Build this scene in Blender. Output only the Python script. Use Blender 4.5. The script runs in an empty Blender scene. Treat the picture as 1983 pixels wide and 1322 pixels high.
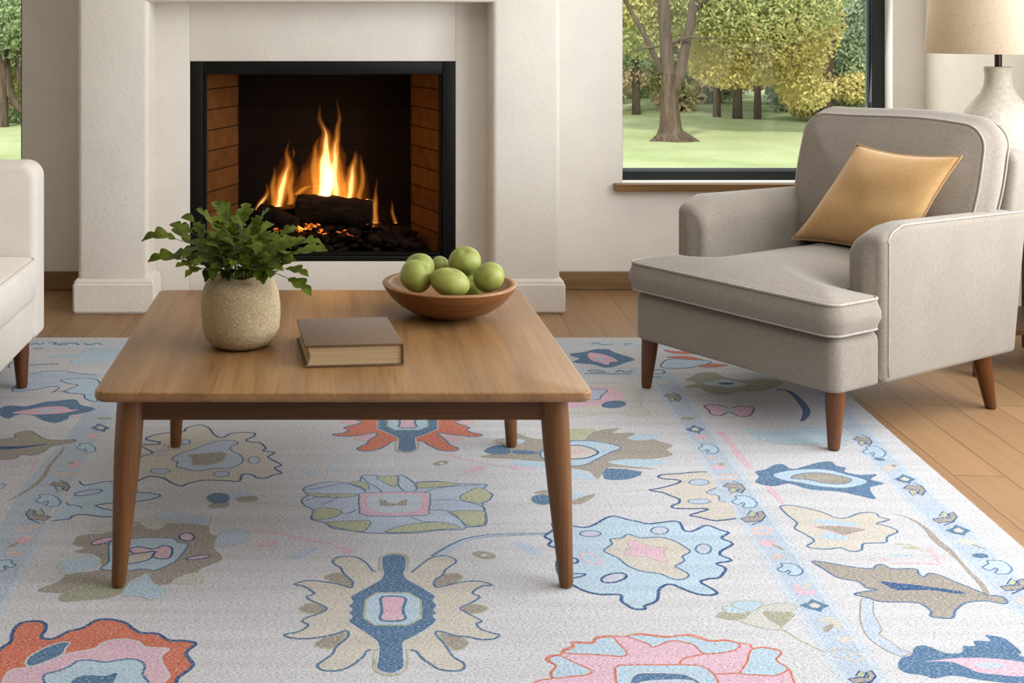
import bpy, bmesh, math, random
from mathutils import Vector, Matrix, Euler, noise
from mathutils.geometry import tessellate_polygon

sc = bpy.context.scene
COL = sc.collection
PI = math.pi
rnd = random.Random(7)

# ------------------------------------------------------------------ helpers
def lin(c):
    return tuple(((v / 255.0) / 12.92 if v / 255.0 <= 0.04045 else ((v / 255.0 + 0.055) / 1.055) ** 2.4) for v in c)

def sm(e0, e1, x):
    t = max(0.0, min(1.0, (x - e0) / (e1 - e0)))
    return t * t * (3 - 2 * t)

def obj(name, bm, m=None, parent=None, smooth=True, angle=None, recalc=True):
    """link a bmesh as ONE mesh object"""
    if recalc:
        bmesh.ops.recalc_face_normals(bm, faces=bm.faces[:])
    me = bpy.data.meshes.new(name)
    if smooth:
        for f in bm.faces:
            f.smooth = True
        if angle is not None:
            for e in bm.edges:
                if len(e.link_faces) == 2 and e.calc_face_angle(0) > angle:
                    e.smooth = False
    bm.to_mesh(me)
    bm.free()
    o = bpy.data.objects.new(name, me)
    COL.objects.link(o)
    if m is not None:
        for mm in (m if isinstance(m, (list, tuple)) else [m]):
            me.materials.append(mm)
    if parent is not None:
        o.parent = parent
    return o

def thing(name, label, cat, loc=(0, 0, 0), rz=0.0, group=None):
    o = bpy.data.objects.new(name, None)
    COL.objects.link(o)
    o.location = loc
    o.rotation_euler = (0, 0, rz)
    o.empty_display_size = 0.1
    o['label'] = label
    o['category'] = cat
    if group:
        o['group'] = group
    return o

def tag(o, label, cat, group=None, kind=None):
    o['label'] = label
    o['category'] = cat
    if group:
        o['group'] = group
    if kind:
        o['kind'] = kind
    return o

def structure(o, label, cat):
    o['kind'] = 'structure'
    o['label'] = label
    o['category'] = cat
    return o

def box(bm, x0, x1, y0, y1, z0, z1, bev=0.0, seg=3, mi=0):
    r = bmesh.ops.create_cube(bm, size=1.0)
    vs = r['verts']
    for v in vs:
        v.co = Vector((x0 + (v.co.x + .5) * (x1 - x0), y0 + (v.co.y + .5) * (y1 - y0), z0 + (v.co.z + .5) * (z1 - z0)))
    fs = set(f for v in vs for f in v.link_faces)
    for f in fs:
        f.material_index = mi
    if bev > 0:
        es = list(set(e for v in vs for e in v.link_edges))
        rr = bmesh.ops.bevel(bm, geom=es, offset=bev, segments=seg, profile=0.5, affect='EDGES')
        for f in rr['faces']:
            f.material_index = mi
    return vs

def lathe(bm, prof, n=48, center=(0, 0, 0), wob=None, cap0=True, cap1=True):
    """prof: list of (r,z)"""
    rings = []
    for k, (r, z) in enumerate(prof):
        ring = []
        for i in range(n):
            a = 2 * PI * i / n
            rr, zz = r, z
            if wob:
                rr, zz = wob(r, z, a)
            ring.append(bm.verts.new((center[0] + rr * math.cos(a), center[1] + rr * math.sin(a), center[2] + zz)))
        rings.append(ring)
    for k in range(len(rings) - 1):
        for i in range(n):
            j = (i + 1) % n
            bm.faces.new((rings[k][i], rings[k][j], rings[k + 1][j], rings[k + 1][i]))
    if cap0:
        bm.faces.new(rings[0][::-1])
    if cap1:
        bm.faces.new(rings[-1])
    return rings

def tube(bm, pts, radii, n=10, closed=False, cap=True, squash=None):
    """sweep a circle along 3D points"""
    P = [Vector(p) for p in pts]
    m = len(P)
    if not isinstance(radii, (list, tuple)):
        radii = [radii] * m
    rings = []
    up = Vector((0, 0, 1))
    prev = None
    for i in range(m):
        if closed:
            t = (P[(i + 1) % m] - P[i - 1])
        else:
            t = P[min(i + 1, m - 1)] - P[max(i - 1, 0)]
        if t.length < 1e-9:
            t = Vector((0, 0, 1))
        t.normalize()
        if prev is None:
            a = up if abs(t.dot(up)) < 0.9 else Vector((1, 0, 0))
            u = (a - t * a.dot(t)).normalized()
        else:
            u = (prev - t * prev.dot(t))
            u = u.normalized() if u.length > 1e-6 else Vector((1, 0, 0))
        prev = u
        w = t.cross(u)
        r = radii[i]
        rings.append([bm.verts.new(P[i] + u * (r * math.cos(2 * PI * k / n)) + w * (r * math.sin(2 * PI * k / n))) for k in range(n)])
    cnt = m if closed else m - 1
    for i in range(cnt):
        A, B = rings[i], rings[(i + 1) % m]
        for k in range(n):
            l = (k + 1) % n
            bm.faces.new((A[k], A[l], B[l], B[k]))
    if cap and not closed:
        bm.faces.new(rings[0][::-1])
        bm.faces.new(rings[-1])
    return rings

def catmull(pts, sub=4, closed=True):
    P = [Vector(p) for p in pts]
    n = len(P)
    out = []
    rng = n if closed else n - 1
    for i in range(rng):
        if closed:
            p0, p1, p2, p3 = P[i - 1], P[i], P[(i + 1) % n], P[(i + 2) % n]
        else:
            p0, p1, p2, p3 = P[max(i - 1, 0)], P[i], P[i + 1], P[min(i + 2, n - 1)]
        for k in range(sub):
            t = k / sub
            t2, t3 = t * t, t * t * t
            out.append(0.5 * ((2 * p1) + (p2 - p0) * t + (2 * p0 - 5 * p1 + 4 * p2 - p3) * t2 + (3 * p1 - p0 - 3 * p2 + p3) * t3))
    if not closed:
        out.append(P[-1])
    return out

def round_poly(pts, radii, seg=5, step=0.03):
    """2D polygon with rounded corners, straight runs subdivided"""
    n = len(pts)
    if not isinstance(radii, (list, tuple)):
        radii = [radii] * n
    out = []
    for i in range(n):
        p = Vector(pts[i]); a = Vector(pts[i - 1]); b = Vector(pts[(i + 1) % n])
        da = (a - p).normalized(); db = (b - p).normalized()
        ang = math.acos(max(-1, min(1, da.dot(db))))
        r = radii[i]
        L = r / math.tan(ang / 2) if r > 0 else 0
        s = p + da * L; e = p + db * L
        if r <= 0:
            out.append(p)
            continue
        c = p + (da + db).normalized() * (r / math.sin(ang / 2))
        a0 = math.atan2(s.y - c.y, s.x - c.x); a1 = math.atan2(e.y - c.y, e.x - c.x)
        d = a1 - a0
        while d > PI: d -= 2 * PI
        while d < -PI: d += 2 * PI
        for k in range(seg + 1):
            q = a0 + d * k / seg
            out.append(Vector((c.x + r * math.cos(q), c.y + r * math.sin(q))))
    res = []
    for i in range(len(out)):
        p, q = out[i], out[(i + 1) % len(out)]
        L = (q - p).length
        k = max(1, int(L / step))
        for j in range(k):
            res.append(p.lerp(q, j / k))
    # drop duplicates
    fin = []
    for p in res:
        if not fin or (p - fin[-1]).length > 1e-5:
            fin.append(p)
    if (fin[0] - fin[-1]).length < 1e-5:
        fin.pop()
    return fin

def poly_area(P):
    return 0.5 * sum(P[i].x * P[(i + 1) % len(P)].y - P[(i + 1) % len(P)].x * P[i].y for i in range(len(P)))

def inset_poly(P, d):
    n = len(P)
    s = 1 if poly_area(P) > 0 else -1
    out = []
    for i in range(n):
        a, p, b = P[i - 1], P[i], P[(i + 1) % n]
        t = (b - a)
        if t.length < 1e-9:
            out.append(p.copy()); continue
        t.normalize()
        nrm = Vector((-t.y, t.x)) * s
        out.append(p + nrm * d)
    return out

def seg_dist(p, P):
    best = 1e9
    n = len(P)
    for i in range(n):
        a, b = P[i], P[(i + 1) % n]
        ab = b - a
        t = max(0, min(1, (p - a).dot(ab) / max(1e-12, ab.length_squared)))
        best = min(best, (p - (a + ab * t)).length)
    return best

def rbox(bm, outline, a0, a1, r0, r1, fmap, center=None, crown0=0.0, crown1=0.0, cw=0.15, rseg=4, side=3, puff=0.0, caprings=8):
    """a soft slab: outline (2D) lofted from a0 to a1 with rounded rims r0/r1 and domed caps; fmap(p2, a)->3D"""
    c = Vector(center) if center is not None else sum(outline, Vector((0, 0))) / len(outline)
    layers = []
    for k in range(rseg + 1):
        th = (PI / 2) * k / rseg
        layers.append((r0 * (1 - math.sin(th)), a0 + r0 * (1 - math.cos(th))))
    for k in range(1, side):
        f = k / side
        layers.append((-puff * math.sin(PI * f), a0 + r0 + (a1 - r1 - a0 - r0) * f))
    for k in range(rseg + 1):
        th = (PI / 2) * k / rseg
        layers.append((r1 * (1 - math.cos(th)), a1 - r1 * (1 - math.sin(th))))
    rings = []
    for ins, a in layers:
        Q = inset_poly(outline, ins)
        rings.append([bm.verts.new(fmap(p, a)) for p in Q])
    n = len(outline)
    for k in range(len(rings) - 1):
        A, B = rings[k], rings[k + 1]
        for i in range(n):
            j = (i + 1) % n
            bm.faces.new((A[i], A[j], B[j], B[i]))
    for which in (0, 1):
        ins = r0 if which == 0 else r1
        base = inset_poly(outline, ins)
        prev = rings[0] if which == 0 else rings[-1]
        crown = crown0 if which == 0 else crown1
        a = a0 if which == 0 else a1
        sgn = -1 if which == 0 else 1
        for q in range(1, caprings):
            f = 1 - q / caprings
            ring = []
            for p in base:
                pp = c + (p - c) * f
                h = 0.0
                if crown:
                    d = seg_dist(pp, base)
                    h = crown * (1 - (1 - min(1, d / cw)) ** 2)
                ring.append(bm.verts.new(fmap(pp, a + sgn * h)))
            for i in range(n):
                j = (i + 1) % n
                bm.faces.new((prev[i], prev[j], ring[j], ring[i]))
            prev = ring
        h = crown * (1 - (1 - min(1, seg_dist(c, base) / cw)) ** 2) if crown else 0
        cv = bm.verts.new(fmap(c, a + sgn * h))
        for i in range(n):
            j = (i + 1) % n
            bm.faces.new((prev[i], prev[j], cv))

def piping(bm, outline, a, ins, r, fmap):
    Q = inset_poly(outline, ins)
    tube(bm, [fmap(p, a) for p in Q], r, n=6, closed=True)

# ------------------------------------------------------------------ materials
def mat(name):
    m = bpy.data.materials.new(name)
    m.use_nodes = True
    nt = m.node_tree
    return m, nt, nt.nodes['Principled BSDF']

def coord(nt, scale=(1, 1, 1), rot=(0, 0, 0), kind='Object'):
    tc = nt.nodes.new('ShaderNodeTexCoord')
    mp = nt.nodes.new('ShaderNodeMapping')
    mp.inputs['Scale'].default_value = scale
    mp.inputs['Rotation'].default_value = rot
    nt.links.new(tc.outputs[kind], mp.inputs['Vector'])
    return mp.outputs['Vector']

def noise_n(nt, vec, scale, detail=3, rough=0.5, dist=0.0):
    n = nt.nodes.new('ShaderNodeTexNoise')
    n.inputs['Scale'].default_value = scale
    n.inputs['Detail'].default_value = detail
    n.inputs['Roughness'].default_value = rough
    n.inputs['Distortion'].default_value = dist
    nt.links.new(vec, n.inputs['Vector'])
    return n.outputs['Fac']

def ramp(nt, fac, stops, interp='LINEAR'):
    r = nt.nodes.new('ShaderNodeValToRGB')
    r.color_ramp.interpolation = interp
    el = r.color_ramp.elements
    while len(el) < len(stops):
        el.new(0.5)
    for e, (p, c) in zip(el, stops):
        e.position = p
        e.color = (*c[:3], 1)
    nt.links.new(fac, r.inputs['Fac'])
    return r.outputs['Color']

def mixc(nt, a, b, fac, mode='MIX'):
    m = nt.nodes.new('ShaderNodeMix')
    m.data_type = 'RGBA'
    m.blend_type = mode
    for s, v in ((m.inputs[6], a), (m.inputs[7], b)):
        if isinstance(v, tuple):
            s.default_value = (*v[:3], 1)
        else:
            nt.links.new(v, s)
    if isinstance(fac, (int, float)):
        m.inputs[0].default_value = fac
    else:
        nt.links.new(fac, m.inputs[0])
    return m.outputs[2]

def bump(nt, bsdf, h, strength, dist):
    b = nt.nodes.new('ShaderNodeBump')
    b.inputs['Strength'].default_value = strength
    b.inputs['Distance'].default_value = dist
    nt.links.new(h, b.inputs['Height'])
    nt.links.new(b.outputs['Normal'], bsdf.inputs['Normal'])

def fabric(name, c1, c2, scale=260, bstr=0.35, sheen=0.25, blotch=0.08):
    m, nt, b = mat(name)
    v = coord(nt)
    vx = coord(nt, (1.0, 1.0, 0.18)); vz = coord(nt, (0.22, 0.22, 1.0))
    n1 = noise_n(nt, vx, scale, 2); n2 = noise_n(nt, vz, scale, 2)
    ad = nt.nodes.new('ShaderNodeMath'); ad.operation = 'ADD'
    nt.links.new(n1, ad.inputs[0]); nt.links.new(n2, ad.inputs[1])
    hf = nt.nodes.new('ShaderNodeMath'); hf.operation = 'MULTIPLY'; hf.inputs[1].default_value = 0.5
    nt.links.new(ad.outputs[0], hf.inputs[0])
    col = ramp(nt, hf.outputs[0], [(0.32, lin(c1)), (0.68, lin(c2))])
    big = ramp(nt, noise_n(nt, v, 6, 3), [(0.3, (1 - blotch,) * 3), (0.7, (1 + blotch * 0.3,) * 3)])
    nt.links.new(mixc(nt, col, big, 1.0, 'MULTIPLY'), b.inputs['Base Color'])
    b.inputs['Roughness'].default_value = 0.95
    b.inputs['Specular IOR Level'].default_value = 0.15
    b.inputs['Sheen Weight'].default_value = sheen
    b.inputs['Sheen Roughness'].default_value = 0.5
    bump(nt, b, hf.outputs[0], bstr, 0.0015)
    return m

def wood(name, dark, mid, light, axis='Y', scale=1.0, rough=0.38, spec=0.5, coat=0.0):
    m, nt, b = mat(name)
    s = {'X': (0.9, 14, 14), 'Y': (14, 0.9, 14), 'Z': (14, 14, 0.9)}[axis]
    s = tuple(k * scale for k in s)
    v = coord(nt, s)
    n1 = noise_n(nt, v, 1.4, 4, 0.6, 0.6)
    s2 = {'X': (3, 120, 120), 'Y': (120, 3, 120), 'Z': (120, 120, 3)}[axis]
    n2 = noise_n(nt, coord(nt, tuple(k * scale for k in s2)), 1.5, 3, 0.6)
    c = ramp(nt, n1, [(0.25, lin(dark)), (0.5, lin(mid)), (0.75, lin(light))])
    f = ramp(nt, n2, [(0.3, (0.80, 0.78, 0.76)), (0.6, (1.04, 1.04, 1.04))])
    nt.links.new(mixc(nt, c, f, 1.0, 'MULTIPLY'), b.inputs['Base Color'])
    b.inputs['Roughness'].default_value = rough
    b.inputs['Specular IOR Level'].default_value = spec
    b.inputs['Coat Weight'].default_value = coat
    b.inputs['Coat Roughness'].default_value = 0.25
    bump(nt, b, n2, 0.06, 0.001)
    return m

def plain(name, c, rough=0.5, spec=0.5, metal=0.0, var=0.0, vscale=20):
    m, nt, b = mat(name)
    if var:
        n = noise_n(nt, coord(nt), vscale, 4)
        l = lin(c)
        nt.links.new(ramp(nt, n, [(0.3, tuple(k * (1 - var) for k in l)), (0.7, tuple(min(1, k * (1 + var)) for k in l))]), b.inputs['Base Color'])
    else:
        b.inputs['Base Color'].default_value = (*lin(c), 1)
    b.inputs['Roughness'].default_value = rough
    b.inputs['Specular IOR Level'].default_value = spec
    b.inputs['Metallic'].default_value = metal
    return m

def plaster(name, c, bs=0.5, bd=0.004, scale=60):
    m, nt, b = mat(name)
    v = coord(nt)
    l = lin(c)
    n = noise_n(nt, v, 5, 5, 0.6)
    nt.links.new(ramp(nt, n, [(0.3, tuple(k * 0.95 for k in l)), (0.7, tuple(min(1, k * 1.02) for k in l))]), b.inputs['Base Color'])
    b.inputs['Roughness'].default_value = 0.92
    b.inputs['Specular IOR Level'].default_value = 0.2
    h = noise_n(nt, v, scale, 5, 0.62, 0.4)
    bump(nt, b, h, bs, bd)
    return m

M = {}
M['wall'] = plaster('wall_paint', (240, 237, 231), 0.10, 0.001, 160)
M['plaster'] = plaster('rough_plaster', (234, 229, 219), 0.42, 0.006, 60)
M['ceiling'] = plaster('ceiling_paint', (245, 243, 240), 0.05, 0.001, 120)
M['baseboard'] = wood('baseboard_oak', (124, 98, 68), (142, 114, 82), (158, 130, 96), 'X', 1, 0.5, 0.3)
M['sill_oak'] = wood('sill_oak', (104, 76, 44), (126, 94, 56), (144, 110, 70), 'X', 1, 0.45, 0.3)
M['black_metal'] = plain('black_metal', (9, 10, 9), 0.5, 0.22, 0.0, 0.12, 30)
M['window_metal'] = plain('window_metal', (20, 27, 27), 0.4, 0.35, 0.0, 0.08, 30)
M['window_bead'] = plain('window_bead', (120, 130, 136), 0.3, 0.5)
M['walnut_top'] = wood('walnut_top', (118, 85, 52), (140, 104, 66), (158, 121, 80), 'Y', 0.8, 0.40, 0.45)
M['low_bounce_wall'] = plaster('low_bounce_tan', (150, 134, 112), 0.1, 0.001, 160)  # tan given to unseen walls so they bounce less light
M['walnut_x_shaded'] = wood('walnut_apron_shaded', (64, 40, 18), (80, 51, 24), (94, 63, 33), 'X', 1, 0.42, 0.3)  # shade below the tabletop is darkened into this apron colour
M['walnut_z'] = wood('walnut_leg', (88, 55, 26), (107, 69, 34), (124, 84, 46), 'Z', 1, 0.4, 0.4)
M['leg_red'] = wood('chair_leg_wood', (82, 46, 20), (102, 60, 28), (120, 74, 38), 'Z', 1, 0.35, 0.45)
M['grey_fabric'] = fabric('grey_linen', (127, 119, 109), (152, 144, 133), 420, 0.3)
M['grey_pipe'] = fabric('grey_piping', (150, 142, 132), (182, 174, 164), 400, 0.2)
M['white_fabric'] = fabric('ivory_linen', (224, 216, 206), (238, 232, 224), 420, 0.2)
M['tan_fabric'] = fabric('ochre_velvet', (184, 146, 96), (200, 162, 112), 320, 0.2, 0.3, 0.12)
M['shade_fabric'] = fabric('lamp_shade_linen', (216, 198, 172), (240, 226, 206), 320, 0.2, 0.0)
M['dark_wood'] = wood('dark_table_wood', (58, 36, 22), (76, 48, 28), (92, 60, 36), 'X', 1, 0.45, 0.3)

# glass: a clear pane with a faint fixed-fresnel reflection
def glass():
    m = bpy.data.materials.new('window_glass')
    m.use_nodes = True
    nt = m.node_tree
    nt.nodes.clear()
    out = nt.nodes.new('ShaderNodeOutputMaterial')
    tr = nt.nodes.new('ShaderNodeBsdfTransparent'); tr.inputs['Color'].default_value = (0.97, 0.985, 0.975, 1)
    gl = nt.nodes.new('ShaderNodeBsdfGlossy'); gl.inputs['Roughness'].default_value = 0.02
    mx = nt.nodes.new('ShaderNodeMixShader'); mx.inputs[0].default_value = 0.003
    nt.links.new(tr.outputs[0], mx.inputs[1]); nt.links.new(gl.outputs[0], mx.inputs[2])
    nt.links.new(mx.outputs[0], out.inputs['Surface'])
    return m
M['glass'] = glass()

# ------------------------------------------------------------------ camera (one-point view: level camera, shifted lens)
EYE = 1.2
FPX = 2400.0
VX, VY = 645.0, 52.0
cd = bpy.data.cameras.new('camera')
cam = bpy.data.objects.new('camera', cd)
COL.objects.link(cam)
cam.location = (0, 0, EYE)
cam.rotation_euler = (PI / 2, 0, 0)
cd.sensor_fit = 'HORIZONTAL'
cd.sensor_width = 36
cd.lens = FPX / 1983 * 36
cd.shift_x = (991.5 - VX) / 1983
cd.shift_y = -(661 - VY) / 1983
cd.clip_start = 0.05
cd.clip_end = 400
sc.camera = cam
sc.cycles.transparent_max_bounces = 48
# ------------------------------------------------------------------ room shell
YW = 5.67
XR = 2.707
XL = -2.9
YB = -1.6
ZC = 2.75

def floor_mat():
    m, nt, b = mat('oak_planks')
    v = coord(nt, (1, 1, 1), (0, 0, math.radians(90 + 3.0)))
    br = nt.nodes.new('ShaderNodeTexBrick')
    br.offset = 0.37
    br.inputs['Scale'].default_value = 1.0
    br.inputs['Brick Width'].default_value = 1.7
    br.inputs['Row Height'].default_value = 0.135
    br.inputs['Mortar Size'].default_value = 0.0016
    br.inputs['Mortar Smooth'].default_value = 0.3
    br.inputs['Bias'].default_value = 0.0
    br.inputs['Color1'].default_value = (*lin((156, 122, 87)), 1)
    br.inputs['Color2'].default_value = (*lin((141, 109, 76)), 1)
    br.inputs['Mortar'].default_value = (*lin((92, 68, 44)), 1)
    nt.links.new(v, br.inputs['Vector'])
    g = noise_n(nt, coord(nt, (30, 1.6, 1), (0, 0, math.radians(3.0))), 1.6, 5, 0.6, 0.8)
    gr = ramp(nt, g, [(0.3, (0.86, 0.84, 0.82)), (0.7, (1.06, 1.06, 1.06))])
    nt.links.new(mixc(nt, br.outputs['Color'], gr, 1.0, 'MULTIPLY'), b.inputs['Base Color'])
    b.inputs['Roughness'].default_value = 0.5
    b.inputs['Specular IOR Level'].default_value = 0.35
    bump(nt, b, br.outputs['Fac'], -0.25, 0.002)
    return m
M['floor'] = floor_mat()

bm = bmesh.new(); box(bm, XL - .2, XR + .2, YB - .2, YW + .25, -0.12, 0.0)
structure(obj('floor', bm, M['floor'], smooth=False), 'oak plank floor of the living room', 'floor')
bm = bmesh.new(); box(bm, XL - .2, XR + .2, YB - .2, YW + .25, ZC, ZC + .12)
structure(obj('ceiling', bm, M['ceiling'], smooth=False), 'white ceiling of the living room', 'ceiling')

W1 = (1.324, 2.56, 0.49, 2.35)      # window right of the fireplace
W2 = (-2.62, -1.423, 0.49, 2.35)    # window left of the fireplace
bm = bmesh.new()
y0, y1 = YW, YW + .2
for (a, b_, z0, z1) in [(XL - .2, W2[0], 0, ZC), (W2[0], W2[1], 0, W2[2]), (W2[0], W2[1], W2[3], ZC), (W2[1], -.70, 0, ZC),
                        (-.70, .61, 1.2, ZC), (.61, W1[0], 0, ZC), (W1[0], W1[1], 0, W1[2]), (W1[0], W1[1], W1[3], ZC), (W1[1], XR + .2, 0, ZC)]:
    box(bm, a, b_, y0, y1, z0, z1)
structure(obj('wall_back', bm, M['wall'], smooth=False), 'white back wall around the fireplace and windows', 'wall')
bm = bmesh.new(); box(bm, XL - .2, XL, YB - .2, YW, 0, ZC)
structure(obj('wall_left', bm, M['low_bounce_wall'], smooth=False), 'unseen left wall, toned tan to lower bounced light', 'wall')
bm = bmesh.new(); box(bm, XL, XR, YB - .2, YB, 0, ZC)
structure(obj('wall_front', bm, M['low_bounce_wall'], smooth=False), 'unseen wall behind the camera, toned tan to lower bounced light', 'wall')
# right wall, with a tall window nearer than the picture shows
RW = (0.5, 4.0, 0.35, 2.45)
bm = bmesh.new()
for (a, b_, z0, z1) in [(YB - .2, RW[0], 0, ZC), (RW[0], RW[1], 0, RW[2]), (RW[0], RW[1], RW[3], ZC), (RW[1], YW, 0, ZC)]:
    box(bm, XR, XR + .2, a, b_, z0, z1)
M['wall_warm'] = plaster('wall_paint_warm', (232, 222, 210), 0.10, 0.001, 160)
structure(obj('wall_right', bm, M['wall_warm'], smooth=False), 'beige right wall behind the lamp', 'wall')

def window(n, W, y, label, member=0.06, thin=0.02):
    x0, x1, z0, z1 = W
    t = bpy.data.objects.new('window_%d' % n, None); COL.objects.link(t)
    t.location = ((x0 + x1) / 2, y, z0)
    structure(t, label, 'window')
    ox, oy, oz = t.location
    f = bmesh.new()
    lo = thin if n == 1 else member
    ro = member if n == 1 else thin
    zz = 0.04
    d0, d1 = 0.0, 0.07
    box(f, x0 - ox, x0 + lo - ox, d0, d1, 0, z1 - oz, .002, 1)
    box(f, x1 - ro - ox, x1 - ox, d0, d1, 0, z1 - oz, .002, 1)
    box(f, x0 + lo - ox, x1 - ro - ox, d0, d1, 0, zz, .002, 1)
    box(f, x0 + lo - ox, x1 - ro - ox, d0, d1, z1 - oz - zz, z1 - oz, .002, 1)
    obj('window_frame', f, M['window_metal'], t, smooth=False)
    g = bmesh.new()
    bw = 0.012
    box(g, x0 + lo - ox, x1 - ro - ox, .03, .045, zz, zz + bw)
    box(g, x1 - ro - bw - ox, x1 - ro - ox, .03, .045, zz + bw, z1 - oz - zz)
    obj('glazing_bead', g, M['window_bead'], t, smooth=False)
    p = bmesh.new()
    box(p, x0 + lo - ox, x1 - ro - ox, .05, .056, zz, z1 - oz - zz)
    obj('window_pane', p, M['glass'], t, smooth=False)
    if n == 1:
        s = bmesh.new()
        box(s, 1.281 - ox, x1 + .05 - ox, YW - .05 - y, YW - .001 - y, .453 - oz, .486 - oz, .003, 2)
        obj('window_sill', s, M['sill_oak'], t, smooth=False)
    return t
window(1, W1, YW + .08, 'large dark framed window right of the fireplace with a wooden sill')
window(2, W2, YW + .08, 'dark framed window left of the fireplace')

def base_run(name, x0, x1, label):
    bm = bmesh.new()
    box(bm, x0, x1, YW - .016, YW - .0005, 0.001, .083, .003, 2)
    structure(obj(name, bm, M['baseboard'], smooth=False), label, 'baseboard')
base_run('baseboard_left', XL, -1.062, 'wooden baseboard left of the fireplace')
base_run('baseboard_right', .942, XR - .001, 'wooden baseboard right of the fireplace')

# ------------------------------------------------------------------ fireplace
FY = 5.20      # front of the pilasters
PY = 5.385     # recessed panel
fp = thing('fireplace', 'cream plaster fireplace with a black framed open firebox', 'fireplace', (-.06, FY, 0))
fx, fy = -.06, FY
def fb(name, boxes, m, parent=fp, bev=0.014, seg=3):
    bm = bmesh.new()
    for (a, b_, c, d, e, f) in boxes:
        box(bm, a - fx, b_ - fx, c - fy, d - fy, e, f, bev, seg)
    return obj(name, bm, m, parent, angle=math.radians(40))
def plinth_bm(x0, x1, xi0, xi1):
    # plinth block with a sloped top edge
    bm = bmesh.new()
    r = bmesh.ops.create_cube(bm, size=1)
    zt = .148
    lay = [(x0, x1, 5.18, 0.001), (x0, x1, 5.18, .128), (xi0, xi1, FY + .002, .15)]
    bm.clear()
    rings = []
    for (a, b_, y, z) in lay:
        rings.append([bm.verts.new((a - fx, y - fy, z)), bm.verts.new((b_ - fx, y - fy, z)), bm.verts.new((b_ - fx, PY - fy, z)), bm.verts.new((a - fx, PY - fy, z))])
    for k in range(2):
        for i in range(4):
            j = (i + 1) % 4
            bm.faces.new((rings[k][i], rings[k][j], rings[k + 1][j], rings[k + 1][i]))
    bm.faces.new(rings[0][::-1]); bm.faces.new(rings[2])
    bmesh.ops.bevel(bm, geom=[e for e in bm.edges], offset=.008, segments=2, affect='EDGES')
    return bm
PL = (-1.0726, -.774); PR = (.6696, .953)
fb('pilaster', [(PL[0], PL[1], FY, PY + .02, .13, 1.33)], M['plaster'], bev=.022, seg=4)
fb('pilaster', [(PR[0], PR[1], FY, PY + .02, .13, 1.33)], M['plaster'], bev=.022, seg=4)
obj('plinth', plinth_bm(-1.09, -.745, PL[0] + .004, PL[1] + .012), M['plaster'], fp, angle=math.radians(40))
obj('plinth', plinth_bm(.640, .973, PR[0] - .012, PR[1] - .004), M['plaster'], fp, angle=math.radians(40))
# recessed panel with opening
OX0, OX1, OZ0, OZ1 = -.622, .532, .181, 1.050
fb('panel', [(PL[1] - .02, OX0, PY, 5.60, 0.001, 1.33), (OX1, PR[0] + .02, PY, 5.60, 0.001, 1.33),
             (OX0 - .002, OX1 + .002, PY, 5.60, OZ1, 1.33), (OX0 - .002, OX1 + .002, PY, 5.60, 0.001, OZ0)], M['plaster'], bev=.006, seg=2)
fb('header', [(PL[0], PR[1], FY, PY + .02, 1.304, 1.52)], M['plaster'], bev=.014)
fb('mantel_shelf', [(-1.13, 1.01, FY - .08, 5.66, 1.522, 1.60)], M['plaster'], bev=.014)
fb('chimney_breast', [(-.98, .86, FY + .08, 5.665, 1.602, ZC - .003), (PL[0], PL[1], PY + .022, 5.665, 0.001, 1.52), (PR[0], PR[1], PY + .022, 5.665, .001, 1.52)], M['plaster'], bev=.004)
fb('light_leak_casing', [(-.698, OX0 - .004, 5.602, 5.90, .001, 1.198), (OX1 + .004, .608, 5.602, 5.90, .001, 1.198), (-.698, .608, 5.902, 5.94, .001, 1.198),
                      (OX0, OX1, 5.602, 5.90, 1.08, 1.198), (OX0, OX1, 5.602, 5.90, .001, .16)], M['plaster'], bev=0)  # unseen casing added to stop outside light leaking into the firebox
# black steel frame
fr = bmesh.new()
FX0, FX1, FZ0, FZ1 = -.6215, .5315, .1815, 1.0495
w = .056
for (a, b_, e, f) in [(FX0, FX0 + w, FZ0, FZ1), (FX1 - w, FX1, FZ0, FZ1), (FX0 + w, FX1 - w, FZ1 - w, FZ1), (FX0 + w, FX1 - w, FZ0, FZ0 + .022)]:
    box(fr, a - fx, b_ - fx, PY + .004 - fy, PY + .05 - fy, e, f, .003, 2)
iw = .012
for (a, b_, e, f) in [(FX0 + w, FX0 + w + iw, FZ0 + .022, FZ1 - w), (FX1 - w - iw, FX1 - w, FZ0 + .022, FZ1 - w), (FX0 + w, FX1 - w, FZ0 + .022, FZ0 + .034)]:
    box(fr, a - fx, b_ - fx, PY + .02 - fy, PY + .06 - fy, e, f, .002, 1)
obj('firebox_frame', fr, M['black_metal'], fp, angle=math.radians(30))

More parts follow.
